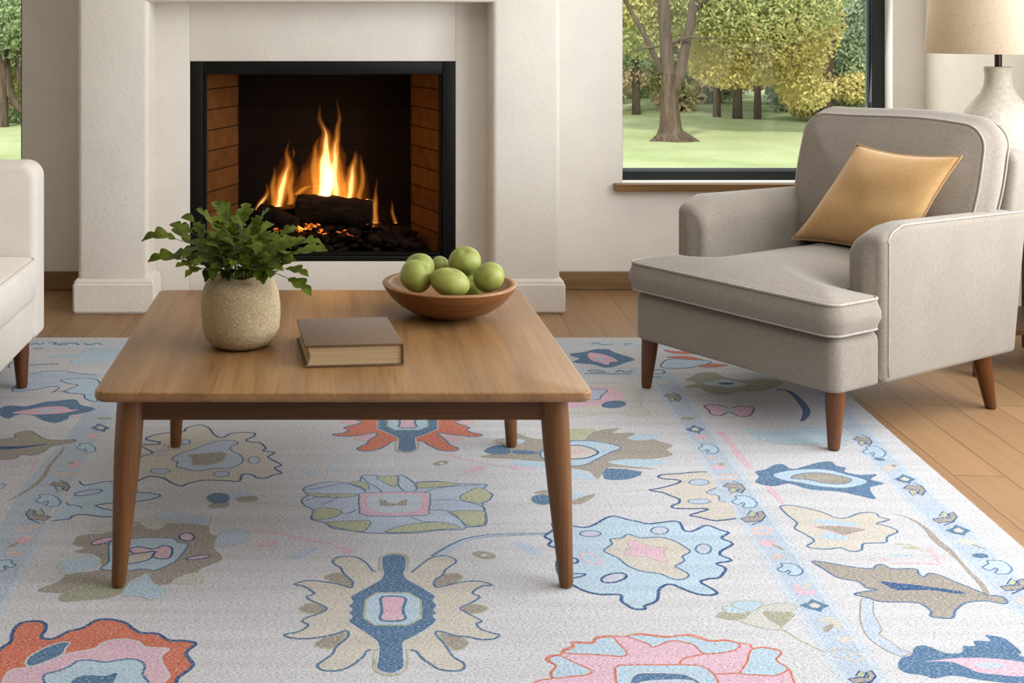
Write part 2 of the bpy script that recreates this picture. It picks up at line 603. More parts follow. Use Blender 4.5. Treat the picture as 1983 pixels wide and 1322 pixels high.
def brick_mat(name, c1, c2, mort, scale):
    m, nt, b = mat(name)
    v = coord(nt, (1, 1, 1), (PI / 2, 0, 0) if name == 'sooty_back_brick' else (PI / 2, 0, PI / 2))
    if name != 'sooty_back_brick':
        # side walls: y/z plane
        tc = nt.nodes.new('ShaderNodeTexCoord'); sp = nt.nodes.new('ShaderNodeSeparateXYZ'); cb = nt.nodes.new('ShaderNodeCombineXYZ')
        nt.links.new(tc.outputs['Object'], sp.inputs[0])
        nt.links.new(sp.outputs['Y'], cb.inputs['X']); nt.links.new(sp.outputs['Z'], cb.inputs['Y'])
        v = cb.outputs[0]
    else:
        tc = nt.nodes.new('ShaderNodeTexCoord'); sp = nt.nodes.new('ShaderNodeSeparateXYZ'); cb = nt.nodes.new('ShaderNodeCombineXYZ')
        nt.links.new(tc.outputs['Object'], sp.inputs[0])
        nt.links.new(sp.outputs['X'], cb.inputs['X']); nt.links.new(sp.outputs['Z'], cb.inputs['Y'])
        v = cb.outputs[0]
    br = nt.nodes.new('ShaderNodeTexBrick')
    br.inputs['Scale'].default_value = 1
    br.inputs['Brick Width'].default_value = 1.3
    br.inputs['Row Height'].default_value = .092
    br.inputs['Mortar Size'].default_value = .003
    br.inputs['Color1'].default_value = (*lin(c1), 1); br.inputs['Color2'].default_value = (*lin(c2), 1); br.inputs['Mortar'].default_value = (*lin(mort), 1)
    nt.links.new(v, br.inputs['Vector'])
    n = ramp(nt, noise_n(nt, coord(nt), 14, 4), [(0.3, (.75,) * 3), (0.7, (1.1,) * 3)])
    nt.links.new(mixc(nt, br.outputs['Color'], n, 1.0, 'MULTIPLY'), b.inputs['Base Color'])
    b.inputs['Roughness'].default_value = .9
    b.inputs['Specular IOR Level'].default_value = .1
    bump(nt, b, br.outputs['Fac'], -.4, .004)
    return m
M['brick_side'] = brick_mat('firebox_side_brick', (108, 72, 38), (96, 63, 32), (44, 28, 15), 1)
M['brick_back'] = brick_mat('sooty_back_brick', (24, 15, 10), (20, 13, 9), (11, 8, 6), 1)
M['soot'] = plain('soot', (24, 18, 15), .95, .1, 0, .3, 30)
# firebox: splayed liner
YF, YK = PY + .062, 5.86
BX0, BX1 = -.448, .368
A0, A1 = FX0 + .03, FX1 - .03
ZB, ZT = .186, 1.06
def quad_slab(pts_front, off, m, name):
    bm = bmesh.new()
    a = [bm.verts.new(Vector(p) - Vector((fx, fy, 0))) for p in pts_front]
    b_ = [bm.verts.new(Vector(p) + Vector(off) - Vector((fx, fy, 0))) for p in pts_front]
    bm.faces.new(a); bm.faces.new(b_[::-1])
    for i in range(4):
        j = (i + 1) % 4
        bm.faces.new((a[i], b_[i], b_[j], a[j]))
    return obj(name, bm, m, fp, smooth=False)
quad_slab([(A0, YF, ZB), (BX0, YK, ZB), (BX0, YK, ZT), (A0, YF, ZT)], (-.03, .01, 0), M['brick_side'], 'firebox_side')
quad_slab([(A1, YF, ZB), (A1, YF, ZT), (BX1, YK, ZT), (BX1, YK, ZB)], (.03, .01, 0), M['brick_side'], 'firebox_side')
quad_slab([(BX0, YK, ZB), (BX1, YK, ZB), (BX1, YK, ZT), (BX0, YK, ZT)], (0, .03, 0), M['brick_back'], 'firebox_back')
quad_slab([(A0, YF, ZB), (A1, YF, ZB), (BX1, YK, ZB), (BX0, YK, ZB)], (0, 0, -.02), M['soot'], 'firebox_floor')
quad_slab([(A0, YF, ZT), (A1, YF, ZT), (BX1, YK, ZT), (BX0, YK, ZT)], (0, 0, .02), M['soot'], 'firebox_roof')
# ------------------------------------------------------------------ fire, logs, embers
def bark_mat():
    m, nt, b = mat('charred_bark')
    v = coord(nt)
    n = noise_n(nt, coord(nt, (12, 40, 40)), 1.2, 5, .65, .6)
    nt.links.new(ramp(nt, n, [(.3, lin((10, 7, 5))), (.55, lin((30, 19, 12))), (.8, lin((66, 44, 27)))]), b.inputs['Base Color'])
    b.inputs['Roughness'].default_value = .95
    b.inputs['Specular IOR Level'].default_value = .1
    bump(nt, b, n, 1.0, .012)
    return m
M['bark'] = bark_mat()
M['char_end'] = plain('charred_log_end', (38, 25, 17), .95, .1, 0, .4, 60)

def log_thing(p0, p1, r, label, seed, dentf=1.0):
    p0, p1 = Vector(p0), Vector(p1)
    mid = (p0 + p1) / 2
    t = thing('fire_log', label, 'log', mid)
    ax = (p1 - p0).normalized()
    n, L = 26, 22
    u = ax.orthogonal().normalized(); w = ax.cross(u)
    bm = bmesh.new(); rings = []
    for i in range(L + 1):
        f = i / L
        c = p0.lerp(p1, f) - mid
        ring = []
        for k in range(n):
            a = 2 * PI * k / n
            d = u * math.cos(a) + w * math.sin(a)
            q = c + mid + d * r
            nz = noise.fractal(q * 14 + Vector((seed, 0, 0)), 1.0, 2.0, 4)
            big = noise.noise(q * 5 + Vector((0, seed, 0)))
            rr = r * (1 + .18 * dentf * nz + .16 * big)
            if i in (0, L):
                rr *= .93
            ring.append(bm.verts.new(c + d * rr))
        rings.append(ring)
    for i in range(L):
        for k in range(n):
            l = (k + 1) % n
            bm.faces.new((rings[i][k], rings[i][l], rings[i + 1][l], rings[i + 1][k]))
    obj('bark', bm, M['bark'], t)
    for ring_i, sgn in ((0, -1), (L, 1)):
        bm = bmesh.new()
        c = p0.lerp(p1, ring_i / L) - mid
        vs = []
        cc = bm.verts.new(c + ax * (sgn * .006))
        for k in range(n):
            a = 2 * PI * k / n
            d = u * math.cos(a) + w * math.sin(a)
            q = c + mid + d * r
            nz = noise.fractal(q * 14 + Vector((seed, 0, 0)), 1.0, 2.0, 4)
            big = noise.noise(q * 5 + Vector((0, seed, 0)))
            vs.append(bm.verts.new(c + d * r * (1 + .18 * dentf * nz + .16 * big) * .93))
        for k in range(n):
            bm.faces.new((vs[k], vs[(k + 1) % n], cc))
        obj('cut_end', bm, M['char_end'], t)
    return t

def px(x, y, Y):
    s = FPX / Y
    return Vector(((x - VX) / s, Y, EYE - (y - VY) / s))

log_thing(px(576, 404, 5.64), px(722, 414, 5.58), .066, 'thick charred log lying across the middle of the fire', 3.1)
log_thing(px(556, 392, 5.78), px(634, 372, 5.79), .055, 'shorter charred log behind the thick log, raised at left', 8.7)
log_thing(px(503, 408, 5.54), px(572, 438, 5.47), .040, 'charred log slanting down at the left of the fire', 15.2)

# bed of burnt wood and ash: lumps nobody could count
def ember_mat():
    m, nt, b = mat('charcoal_and_embers')
    v = coord(nt)
    n = noise_n(nt, v, 45, 4, .6)
    nt.links.new(ramp(nt, n, [(.3, lin((14, 9, 7))), (.6, lin((40, 26, 18))), (.8, lin((84, 58, 40)))]), b.inputs['Base Color'])
    b.inputs['Roughness'].default_value = .95
    b.inputs['Specular IOR Level'].default_value = .1
    return m
M['embers'] = ember_mat()
def hot_mat():
    m, nt, b = mat('glowing_coal')
    n = noise_n(nt, coord(nt), 70, 3, .6)
    c = ramp(nt, n, [(.42, (.01, .001, 0)), (.55, (.7, .12, .006)), (.68, (1, .42, .06))])
    nt.links.new(c, b.inputs['Emission Color'])
    b.inputs['Emission Strength'].default_value = 1.3
    b.inputs['Base Color'].default_value = (.02, .01, .008, 1)
    return m
M['hot'] = hot_mat()
def chunk(bm, c, r, rr, mi=0, flat=.7):
    res = bmesh.ops.create_icosphere(bm, subdivisions=2, radius=1)
    off = Vector((rr.random() * 50, rr.random() * 50, rr.random() * 50))
    S = Vector((r * rr.uniform(.7, 1.7), r * rr.uniform(.7, 1.4), r * flat * rr.uniform(.6, 1.1)))
    R = Euler((rr.uniform(-.4, .4), rr.uniform(-.4, .4), rr.uniform(0, PI)))
    mm = R.to_matrix()
    for v in res['verts']:
        d = 1 + .35 * noise.noise(v.co * 1.7 + off)
        v.co = Vector(c) + mm @ Vector((v.co.x * S.x * d, v.co.y * S.y * d, v.co.z * S.z * d))
    for f in set(f for v in res['verts'] for f in v.link_faces):
        f.material_index = mi
rr = random.Random(5)
bm = bmesh.new()
for k in range(330):
    y = rr.uniform(5.49, 5.80)
    half = .465 - (y - 5.46) * .25
    x = -.045 + rr.uniform(-half, half)
    h = .085 * math.exp(-((x + .02) / .30) ** 2) + .02
    z = .196 + rr.random() * h + .03 * sm(5.5, 5.7, y)
    chunk(bm, (x, y, z), rr.uniform(.012, .030), rr)
for v in bm.verts:
    v.co.z = max(v.co.z, .1866)
eb = obj('charcoal_bed', bm, M['embers'], angle=math.radians(50))
tag(eb, 'dark bed of charcoal and ash under the logs', 'charcoal', kind='stuff')
bm = bmesh.new()
for (x, y, n) in [(538, 443, 5), (548, 441, 4), (571, 437, 5), (582, 444, 5), (598, 441, 5), (612, 446, 4), (622, 449, 3), (606, 436, 4), (662, 446, 4), (668, 453, 4), (565, 432, 3), (592, 436, 4), (720, 437, 3)]:
    for k in range(n - 1):
        p = px(x + rr.uniform(-11, 11), y + rr.uniform(-3, 5), 5.5)
        chunk(bm, p, rr.uniform(.005, .012), rr, 0, .5)
hb = obj('glowing_embers', bm, M['hot'])
tag(hb, 'orange glowing embers below the thick log', 'embers', kind='stuff')

# flames: bodies of glowing gas (emission-only volume), each a thin sheath round brighter inner tongues
def flame_mat(name, col, strength):
    m = bpy.data.materials.new(name)
    m.use_nodes = True
    nt = m.node_tree
    nt.nodes.clear()
    out = nt.nodes.new('ShaderNodeOutputMaterial')
    e = nt.nodes.new('ShaderNodeEmission')
    e.inputs['Color'].default_value = (*col, 1)
    e.inputs['Strength'].default_value = strength
    nt.links.new(e.outputs[0], out.inputs['Volume'])
    return m
M['flame_h'] = flame_mat('flame_haze', (1.0, .24, .02), 1.3)
M['flame_o'] = flame_mat('flame_sheath', (1.0, .27, .025), 6)
M['flame_m'] = flame_mat('flame_middle', (1.0, .40, .06), 14)
M['flame_y'] = flame_mat('flame_core', (1.0, .68, .28), 62)
fire = thing('fire', 'bright orange and yellow fire burning above the logs', 'fire', px(640, 410, 5.66))
fo = fire.location
def tongue(P, Rr, m, depth, seed, name, parent):
    bm = bmesh.new(); rings = []
    N = 18
    for p, r in zip(P, Rr):
        ring = []
        for k in range(N):
            a = 2 * PI * k / N
            wv = 1 + .34 * noise.noise(Vector((math.cos(a) * 1.2 + seed, math.sin(a) * 1.2, p.z * 12)))
            sx_ = .010 * noise.noise(Vector((seed * 2.7, 1.0, p.z * 16)))
            ring.append(bm.verts.new(p - fo + Vector((math.cos(a) * r * wv + sx_, math.sin(a) * r * depth * wv + .02 * noise.noise(Vector((p.z * 7, seed, 2))), 0))))
        rings.append(ring)
    for i in range(len(rings) - 1):
        for k in range(N):
            l = (k + 1) % N
            bm.faces.new((rings[i][k], rings[i][l], rings[i + 1][l], rings[i + 1][k]))
    bm.faces.new(rings[0][::-1]); bm.faces.new(rings[-1])
    return obj(name, bm, m, parent)
def flame(pts, rad, kind='full', Y=5.66, depth=.8, seed=0):
    """pts: image-plane spine; rad: radius in px; kind: haze, thin, full or hot"""
    s = FPX / Y
    P = catmull([(*px(x, y, Y),) for x, y in pts], 7, False)
    Rr = []
    n = len(rad)
    for i in range(len(P)):
        f = i / (len(P) - 1) * (n - 1)
        k = min(int(f), n - 2)
        Rr.append((rad[k] + (rad[k + 1] - rad[k]) * (f - k)) / s)
    if kind == 'haze':
        return tongue(P, Rr, M['flame_h'], depth, seed, 'flame_glow', fire)
    L = len(P)
    o = tongue(P, Rr, M['flame_o'], depth, seed, 'flame', fire)
    k = max(3, int(L * .93))
    tongue(P[:k], [r * .72 * (1 - (i / (k - 1)) ** 4 * .9) for i, r in enumerate(Rr[:k])], M['flame_m'], depth, seed, 'flame_middle', o)
    if kind in ('full', 'hot'):
        k = max(3, int(L * (.80 if kind == 'hot' else .66)))
        q_ = .56 if kind == 'hot' else .40
        tongue(P[:k], [r * q_ * (1 - (i / (k - 1)) ** 3 * .9) for i, r in enumerate(Rr[:k])], M['flame_y'], depth, seed, 'flame_core', o)
    return o
# centre column
flame([(627, 396), (629, 362), (632, 325), (630, 292), (630, 258), (623, 232), (617, 200)], [19, 24, 23, 14, 8, 5, .5], 'hot', seed=1)
flame([(650, 394), (648, 345), (648, 305), (651, 265), (656, 235), (655, 190)], [13, 15, 12, 7, 5, .4], 'full', 5.70, seed=2)
flame([(636, 392), (637, 360), (645, 322), (654, 285), (652, 255)], [13, 13, 7, 5, .5], 'hot', 5.63, seed=4)
flame([(610, 392), (609, 345), (609, 315), (611, 290), (622, 262)], [7, 9, 8, 7, .5], 'thin', 5.68, seed=5)
flame([(664, 392), (662, 360), (660, 335), (664, 308)], [9, 9, 7, .5], 'thin', 5.70, seed=19)
# left tongues
flame([(540, 400), (545, 372), (552, 347), (558, 320), (556, 297), (559, 272)], [10, 14, 14, 9, 5, .4], 'full', 5.67, seed=6)
flame([(560, 396), (562, 366), (566, 338), (564, 315)], [7, 8, 5, .4], 'thin', 5.70, seed=7)
flame([(500, 406), (508, 388), (516, 370), (514, 350)], [7, 8, 4, .4], 'full', 5.60, seed=8)
flame([(532, 400), (531, 372), (531, 345), (533, 320)], [7, 7, 5, .4], 'thin', 5.66, seed=9)
flame([(568, 306), (569, 295), (570, 280)], [1, 3, .3], 'thin', 5.67, seed=10)
flame([(575, 376), (590, 364), (605, 360), (620, 362)], [8, 8, 7, 3], 'thin', 5.72, seed=11)
flame([(582, 345), (587, 322), (588, 300)], [3, 4, .3], 'haze', 5.70, seed=12)
# right tongues
flame([(676, 392), (680, 358), (683, 328), (687, 308), (688, 290)], [11, 13, 10, 6, .4], 'full', 5.68, seed=13)
flame([(694, 396), (699, 362), (702, 325), (696, 298)], [7, 7, 5, .4], 'thin', 5.70, seed=15)
flame([(668, 392), (668, 372), (661, 350)], [6, 6, .5], 'thin', 5.72, seed=25)
flame([(725, 432), (724, 405), (728, 380), (730, 343)], [9, 9, 5, .3], 'thin', 5.56, seed=16)
flame([(700, 396), (714, 386), (728, 396)], [5, 8, 5], 'thin', 5.66, seed=17)
flame([(765, 432), (760, 410), (757, 384)], [5, 4, .3], 'thin', 5.60, seed=18)
# soft halo of glow round the flames, added as thin emission volumes
flame([(632, 402), (632, 350), (634, 300), (636, 250)], [46, 50, 34, 6], 'haze', 5.69, .6, seed=20)
flame([(632, 402), (632, 350), (634, 300)], [70, 64, 10], 'haze', 5.69, .5, seed=30)
flame([(545, 404), (550, 362), (556, 322), (558, 290)], [32, 30, 18, 3], 'haze', 5.69, .6, seed=21)
flame([(690, 402), (692, 362), (692, 322), (692, 295)], [30, 24, 14, 3], 'haze', 5.69, .6, seed=22)
# low flames licking under the log
flame([(545, 448), (566, 434), (590, 444), (612, 442)], [2, 4, 4, 1], 'thin', 5.49, seed=23)

fl = bpy.data.lights.new('fire_light', 'POINT'); fl.color = (1.0, .46, .12); fl.energy = 1.4; fl.shadow_soft_size = .12
flo = bpy.data.objects.new('fire_light', fl); COL.objects.link(flo); flo.location = (.0, 5.56, .66)
# ------------------------------------------------------------------ coffee table
TZ = .433
RUGZ = .0106
table = thing('coffee_table', 'square walnut coffee table with splayed round legs standing on the rug', 'table', (.02, 3.105, RUGZ))
tx, ty, tz = table.location
def tmap(p, a):
    return Vector((p.x - tx, p.y - ty, a - tz))
bm = bmesh.new()
out = round_poly([(-.505, 2.60), (.547, 2.60), (.547, 3.617), (-.505, 3.617)], .028, 6, .2)
rbox(bm, out, TZ - .023, TZ, .011, .004, tmap, caprings=2, side=2)
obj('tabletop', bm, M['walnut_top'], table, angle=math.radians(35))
def apron(x0, x1, y0, y1, m):
    bm = bmesh.new()
    box(bm, x0 - tx, x1 - tx, y0 - ty, y1 - ty, .360 - tz, TZ - .0225 - tz, .002, 1)
    obj('apron', bm, m, table, smooth=False)
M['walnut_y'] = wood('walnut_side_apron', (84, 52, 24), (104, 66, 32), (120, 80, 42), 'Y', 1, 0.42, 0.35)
apron(-.42, .46, 2.648, 2.670, M['walnut_x_shaded'])
apron(-.42, .46, 3.525, 3.547, M['walnut_x_shaded'])
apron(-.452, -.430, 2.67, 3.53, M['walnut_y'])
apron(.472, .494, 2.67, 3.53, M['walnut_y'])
def tleg(tp, bt, r0, r1):
    bm = bmesh.new()
    a, b_ = Vector((*tp, TZ - .0225)), Vector((*bt, RUGZ))
    pts = [a.lerp(b_, f) - Vector((tx, ty, tz)) for f in (0, .12, .3, .5, .7, .88, .975, 1)]
    rads = [r0, r0, r0 * .93 + r1 * .07, r0 * .7 + r1 * .3, r0 * .4 + r1 * .6, r0 * .12 + r1 * .88, r1, r1 * .86]
    tube(bm, pts, rads, n=24)
    for v in bm.verts: v.co.z = max(v.co.z, RUGZ - tz)
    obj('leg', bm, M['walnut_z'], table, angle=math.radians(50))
tleg((-.433, 2.662), (-.457, 2.640), .030, .0155)
tleg((.473, 2.662), (.497, 2.640), .030, .0155)
tleg((-.436, 3.525), (-.447, 3.52), .026, .016)
tleg((.492, 3.525), (.507, 3.52), .026, .016)

# ------------------------------------------------------------------ book
M['cover'] = fabric('brown_book_cloth', (90, 70, 52), (108, 86, 66), 420, .2, .1, .05)
def page_mat():
    m, nt, b = mat('book_pages')
    n = noise_n(nt, coord(nt, (1, 1, 240)), 2.0, 3, .6)
    nt.links.new(ramp(nt, n, [(.3, lin((160, 136, 100))), (.7, lin((192, 168, 130)))]), b.inputs['Base Color'])
    b.inputs['Roughness'].default_value = .9
    return m
M['pages'] = page_mat()
bk = thing('book', 'thick brown clothbound closed book lying on the coffee table', 'book', (.035, 2.925, TZ), math.radians(6.0))
bw, bd, bh = .112, .128, .0505
bm = bmesh.new(); box(bm, -bw, bw, -bd, bd, bh - .0045, bh, .0015, 2); obj('front_cover', bm, M['cover'], bk, angle=.6)
bm = bmesh.new(); box(bm, -bw, bw, -bd, bd, 0.0004, .0045, .0015, 2); obj('back_cover', bm, M['cover'], bk, angle=.6)
bm = bmesh.new(); box(bm, bw - .003, bw + .0015, -bd, bd, .003, bh - .002, .0015, 2); obj('spine', bm, M['cover'], bk, angle=.6)
bm = bmesh.new()
n = 9
for i in range(n):   # page block with a hollowed fore edge on the left
    pass
prof = [(-bw + .006 + .006 * math.sin(PI * i / 10), .0046 + (bh - .0092) * i / 10) for i in range(11)]
poly = [Vector(p) for p in prof] + [Vector((bw - .003, bh - .0046)), Vector((bw - .003, .0046))]
v0 = [bm.verts.new((p.x, -bd + .005, p.y)) for p in poly]; v1 = [bm.verts.new((p.x, bd - .005, p.y)) for p in poly]
bm.faces.new(v0); bm.faces.new(v1[::-1])
for i in range(len(poly)):
    j = (i + 1) % len(poly)
    bm.faces.new((v0[i], v1[i], v1[j], v0[j]))
obj('page_block', bm, M['pages'], bk, smooth=False)

# ------------------------------------------------------------------ bowl of green fruit
M['bowl'] = wood('bowl_wood', (98, 62, 30), (120, 77, 40), (137, 91, 50), 'X', .7, .38, .45)
M['bowl_rim'] = wood('bowl_rim_wood', (132, 92, 58), (152, 110, 72), (168, 126, 88), 'X', .7, .4, .4)
BCX, BCY = .309, 3.29
bowl = thing('wooden_bowl', 'round turned wooden bowl holding green fruit on the coffee table', 'bowl', (BCX, BCY, TZ))
bm = bmesh.new()
lathe(bm, [(.0, .0006), (.05, .0006), (.060, .002), (.084, .010), (.110, .0195), (.132, .033), (.149, .047), (.163, .0625), (.173, .077), (.1775, .0855)], 64, cap0=False, cap1=False)
obj('bowl_body', bm, M['bowl'], bowl)
bm = bmesh.new()
lathe(bm, [(.1775, .0855), (.1778, .0885), (.1755, .0905), (.166, .0905), (.1605, .0885), (.1585, .083), (.149, .066), (.130, .046), (.10, .030), (.06, .020), (.0, .017)], 64, cap0=False, cap1=False)
obj('bowl_inside', bm, M['bowl_rim'], bowl)
def fruit_mat():
    m, nt, b = mat('green_fruit_skin')
    v = coord(nt)
    n = noise_n(nt, v, 22, 4, .6)
    c1 = ramp(nt, n, [(.3, lin((122, 130, 58))), (.7, lin((154, 160, 82)))])
    f = noise_n(nt, v, 330, 2, .5)
    sp = ramp(nt, f, [(.66, (1, 1, 1)), (.74, (1.12, 1.10, 1.0))])
    nt.links.new(mixc(nt, c1, sp, 1, 'MULTIPLY'), b.inputs['Base Color'])
    b.inputs['Roughness'].default_value = .42
    b.inputs['Specular IOR Level'].default_value = .35
    b.inputs['Subsurface Weight'].default_value = .08
    b.inputs['Subsurface Radius'].default_value = (.01, .012, .004)
    return m
M['fruit'] = fruit_mat()
def fruit(x, y, Y, r, label, sx=1.0, sz=1.0, tilt=(0, 0, 0), seed=0):
    p = px(x, y, Y)
    bm = bmesh.new()
    bmesh.ops.create_uvsphere(bm, u_segments=36, v_segments=24, radius=1)
    off = Vector((seed * 3.1, 0, 0))
    R = Euler(tilt).to_matrix()
    for v in bm.verts:
        c = v.co.copy()
        rad = math.hypot(c.x, c.y)
        dim = .16 * math.exp(-(rad / .22) ** 2)            # dimple at stem and calyx
        k = 1 + .045 * noise.noise(c * 1.2 + off) + .03 * (c.z) - dim * abs(c.z)
        v.co = R @ Vector((c.x * r * sx * k, c.y * r * k, c.z * r * sz * k))
    o = obj('green_apple', bm, M['fruit'])
    o.location = p
    tag(o, label, 'fruit', 'green fruit in the bowl')
    return o
fruit(806, 535, 3.225, .0435, 'plump green fruit at the left end of the bowl, nearest of the two there', 1.0, .93, (.5, .6, 0), 1)
fruit(812, 520, 3.325, .0425, 'green fruit mostly hidden behind the plump leftmost one', 1.0, .9, (.4, -.7, 0), 2)
fruit(853, 513, 3.385, .026, 'smallest green fruit peeking out at the back of the bowl', 1.0, .8, (.6, .4, 0), 3)
fruit(871, 547, 3.185, .0425, 'oblong green fruit lying at the front middle of the bowl', 1.24, .84, (.2, .22, 0), 4)
fruit(900, 507, 3.335, .0425, 'green fruit sitting on top of the heap, highest in the bowl', 1.04, .93, (.5, -.3, .4), 5)
fruit(947, 537, 3.245, .0415, 'round green fruit at the right end of the bowl', 1.02, .93, (-.3, -.5, 0), 6)
fruit(906, 557, 3.315, .035, 'green fruit wedged low between the oblong one and the right end one', 1.1, .9, (.8, .3, 0), 7)

# ------------------------------------------------------------------ stone vase
def vase_mat():
    m, nt, b = mat('stoneware')
    v = coord(nt)
    n = noise_n(nt, coord(nt, (1, 1, 1.5)), 230, 4, .7)
    n2 = noise_n(nt, v, 9, 3)
    c = ramp(nt, n, [(.3, lin((128, 112, 84))), (.5, lin((176, 158, 126))), (.72, lin((206, 190, 160)))])
    c2 = ramp(nt, n2, [(.3, (.86, .85, .82)), (.7, (1.05, 1.05, 1.05))])
    nt.links.new(mixc(nt, c, c2, 1, 'MULTIPLY'), b.inputs['Base Color'])
    b.inputs['Roughness'].default_value = .8
    b.inputs['Specular IOR Level'].default_value = .25
    bump(nt, b, n, .55, .003)
    return m
M['vase'] = vase_mat()
VXC, VYC = -.2225, 2.985
vase = thing('stone_vase', 'squat speckled beige stoneware vase on the coffee table, holding green foliage', 'vase', (VXC, VYC, TZ))
bm = bmesh.new()
def wob(r, z, a):
    k = 1 + .012 * math.sin(2 * a + .6) + .010 * math.sin(3 * a + z * 30)
    return r * k, z + (.003 * math.sin(2 * a + 1.1) + .002 * math.sin(5 * a) if z > .15 else 0)
lathe(bm, [(.0, .0006), (.044, .0006), (.060, .003), (.074, .010), (.0855, .024), (.092, .046), (.0948, .078), (.0945, .105), (.0915, .130), (.085, .148), (.073, .160), (.0615, .1655), (.0580, .1675), (.0578, .1725), (.0555, .1740), (.052, .1720), (.0515, .160), (.060, .14), (.07, .11), (.06, .03), (.0, .022)], 72, wob=wob, cap0=False, cap1=False)
o = obj('vase_body', bm, M['vase'], vase)

# ------------------------------------------------------------------ leafy sprigs
def leaf_mat():
    m, nt, b = mat('glossy_leaf')
    v = coord(nt)
    n = noise_n(nt, v, 26, 3, .6)
    nt.links.new(ramp(nt, n, [(.25, lin((52, 70, 16))), (.5, lin((98, 114, 30))), (.8, lin((150, 158, 58)))]), b.inputs['Base Color'])
    b.inputs['Roughness'].default_value = .42
    b.inputs['Specular IOR Level'].default_value = .3
    return m
M['leaf'] = leaf_mat()
M['stem'] = plain('leaf_stem', (92, 112, 50), .5, .4, 0, .15, 60)
plant = thing('leafy_plant', 'bushy plant with lobed glossy green leaves growing out of the stone vase', 'plant', (VXC, VYC, TZ + .165))
po = plant.location
lr = random.Random(11)
def lobed_leaf(bm, base, d, nrm, L, W, lobes=2, fold=.25, droop=.25):
    """a leaf blade with pointed lobes, folded along its midrib; returns nothing"""
    d = d.normalized(); s = d.cross(nrm).normalized(); n = s.cross(d).normalized()
    N = 26
    mids, lefts, rights = [], [], []
    ph = lr.random() * .15
    for i in range(N + 1):
        f = i / N
        env = math.sin(PI * min(1, f ** .72)) ** .85
        lob = 1.0
        if lobes:
            lob = .40 + .60 * abs(math.cos(PI * (lobes + 1.5) * f + ph)) ** .75 if f < .93 else 1
        w = W * env * lob + .0006
        c = base + d * (L * f) - Vector((0, 0, 1)) * (droop * L * f * f) + n * (.06 * L * math.sin(PI * f))
        fwd = d * (W * .55 * env * lob)      # lobes point forward
        mids.append(bm.verts.new(c))
        lefts.append(bm.verts.new(c + s * w + n * (fold * w) + fwd))
        rights.append(bm.verts.new(c - s * w + n * (fold * w) + fwd))
    for i in range(N):
        bm.faces.new((mids[i], mids[i + 1], lefts[i + 1], lefts[i]))
        bm.faces.new((mids[i], rights[i], rights[i + 1], mids[i + 1]))

def sprig(tips, Lw, nleaf=5, lobes=1, spread=.9, thick=.0017):
    """tips: image point (x,y,Y) where the sprig ends; Lw: leaf length"""
    tip = px(*tips) - po
    a = math.atan2(tip.y, tip.x)
    r0 = .030 * lr.random() + .008
    b0 = Vector((r0 * math.cos(a), r0 * math.sin(a), -.05))
    mid = Vector((tip.x * .35 + b0.x * .4, tip.y * .35 + b0.y * .4, max(.03, tip.z * .62)))
    P = catmull([b0, b0.lerp(mid, .55) + Vector((0, 0, .008)), mid, tip], 5, False)
    bm = bmesh.new()
    tube(bm, P, [thick * (1.25 - .8 * i / (len(P) - 1)) for i in range(len(P))], n=7)
    obj('stem', bm, M['stem'], plant)
    bm = bmesh.new()
    m = len(P)
    tdir = (P[-1] - P[-3]).normalized()
    lobed_leaf(bm, P[-1] - tdir * .004, tdir + Vector((0, 0, -.05)), Vector((lr.uniform(-.2, .2), -.45, 1)), Lw, Lw * .30, lobes, .2, lr.uniform(.05, .35))
    for k in range(nleaf):
        f = .50 + .48 * (k + .5) / nleaf
        p = P[min(m - 1, int(f * (m - 1)))]
        side = 1 if k % 2 else -1
        ax = tdir
        s = ax.cross(Vector((0, -.4, 1))).normalized()
        d = ax * lr.uniform(.35, .8) + s * side * spread * lr.uniform(.7, 1.2) + Vector((0, -.25, lr.uniform(-.2, .5)))
        lobed_leaf(bm, p, d, Vector((lr.uniform(-.3, .3), -.4, 1)), Lw * lr.uniform(.75, 1.05), Lw * .27, lobes, .2, lr.uniform(.0, .4))
    bmesh.ops.solidify(bm, geom=bm.faces[:], thickness=.0007)
    obj('foliage', bm, M['leaf'], plant, recalc=False)
S = 2.985
# left reaching cluster, right reaching cluster, crown
sprig((338, 462, S - .03), .086, 4, 1, 1.1)
sprig((350, 500, S - .05), .084, 4, 1, 1.0)
sprig((378, 512, S - .07), .056, 4, 1, 1.0)
sprig((372, 450, S + .03), .060, 4, 1, .9)
sprig((570, 490, S - .05), .090, 4, 1, 1.1)
sprig((556, 520, S - .06), .062, 3, 1, 1.0)
sprig((585, 470, S), .056, 3, 1, 1.0)
sprig((545, 455, S + .05), .056, 4, 1, .9)
sprig((440, 422, S + .02), .070, 5, 1, .8)
sprig((472, 428, S - .02), .070, 5, 1, .8)
sprig((500, 438, S - .04), .068, 5, 1, .9)
sprig((412, 436, S - .04), .068, 5, 1, .9)
sprig((450, 455, S - .07), .070, 6, 1, 1.0)
sprig((512, 468, S - .07), .070, 6, 1, 1.0)
sprig((480, 482, S - .09), .068, 5, 1, 1.0)
sprig((424, 484, S - .08), .060, 6, 1, 1.0)
sprig((440, 440, S + .08), .068, 5, 1, .9)
sprig((505, 450, S + .08), .068, 5, 1, .9)
sprig((396, 478, S + .06), .058, 5, 1, .9)
sprig((535, 500, S - .07), .058, 5, 1, .9)
sprig((404, 505, S - .08), .052, 5, 1, 1.0)
sprig((500, 505, S - .09), .054, 5, 1, 1.0)
sprig((455, 505, S - .10), .052, 5, 1, 1.0)
sprig((560, 540, S - .08), .070, 2, 1, 1.0)
sprig((520, 515, S - .09), .056, 4, 1, 1.0)
sprig((388, 520, S - .09), .050, 3, 1, 1.0)
sprig((424, 408, S + .05), .040, 2, 0, .7)
sprig((374, 428, S + .04), .044, 1, 0, .7)
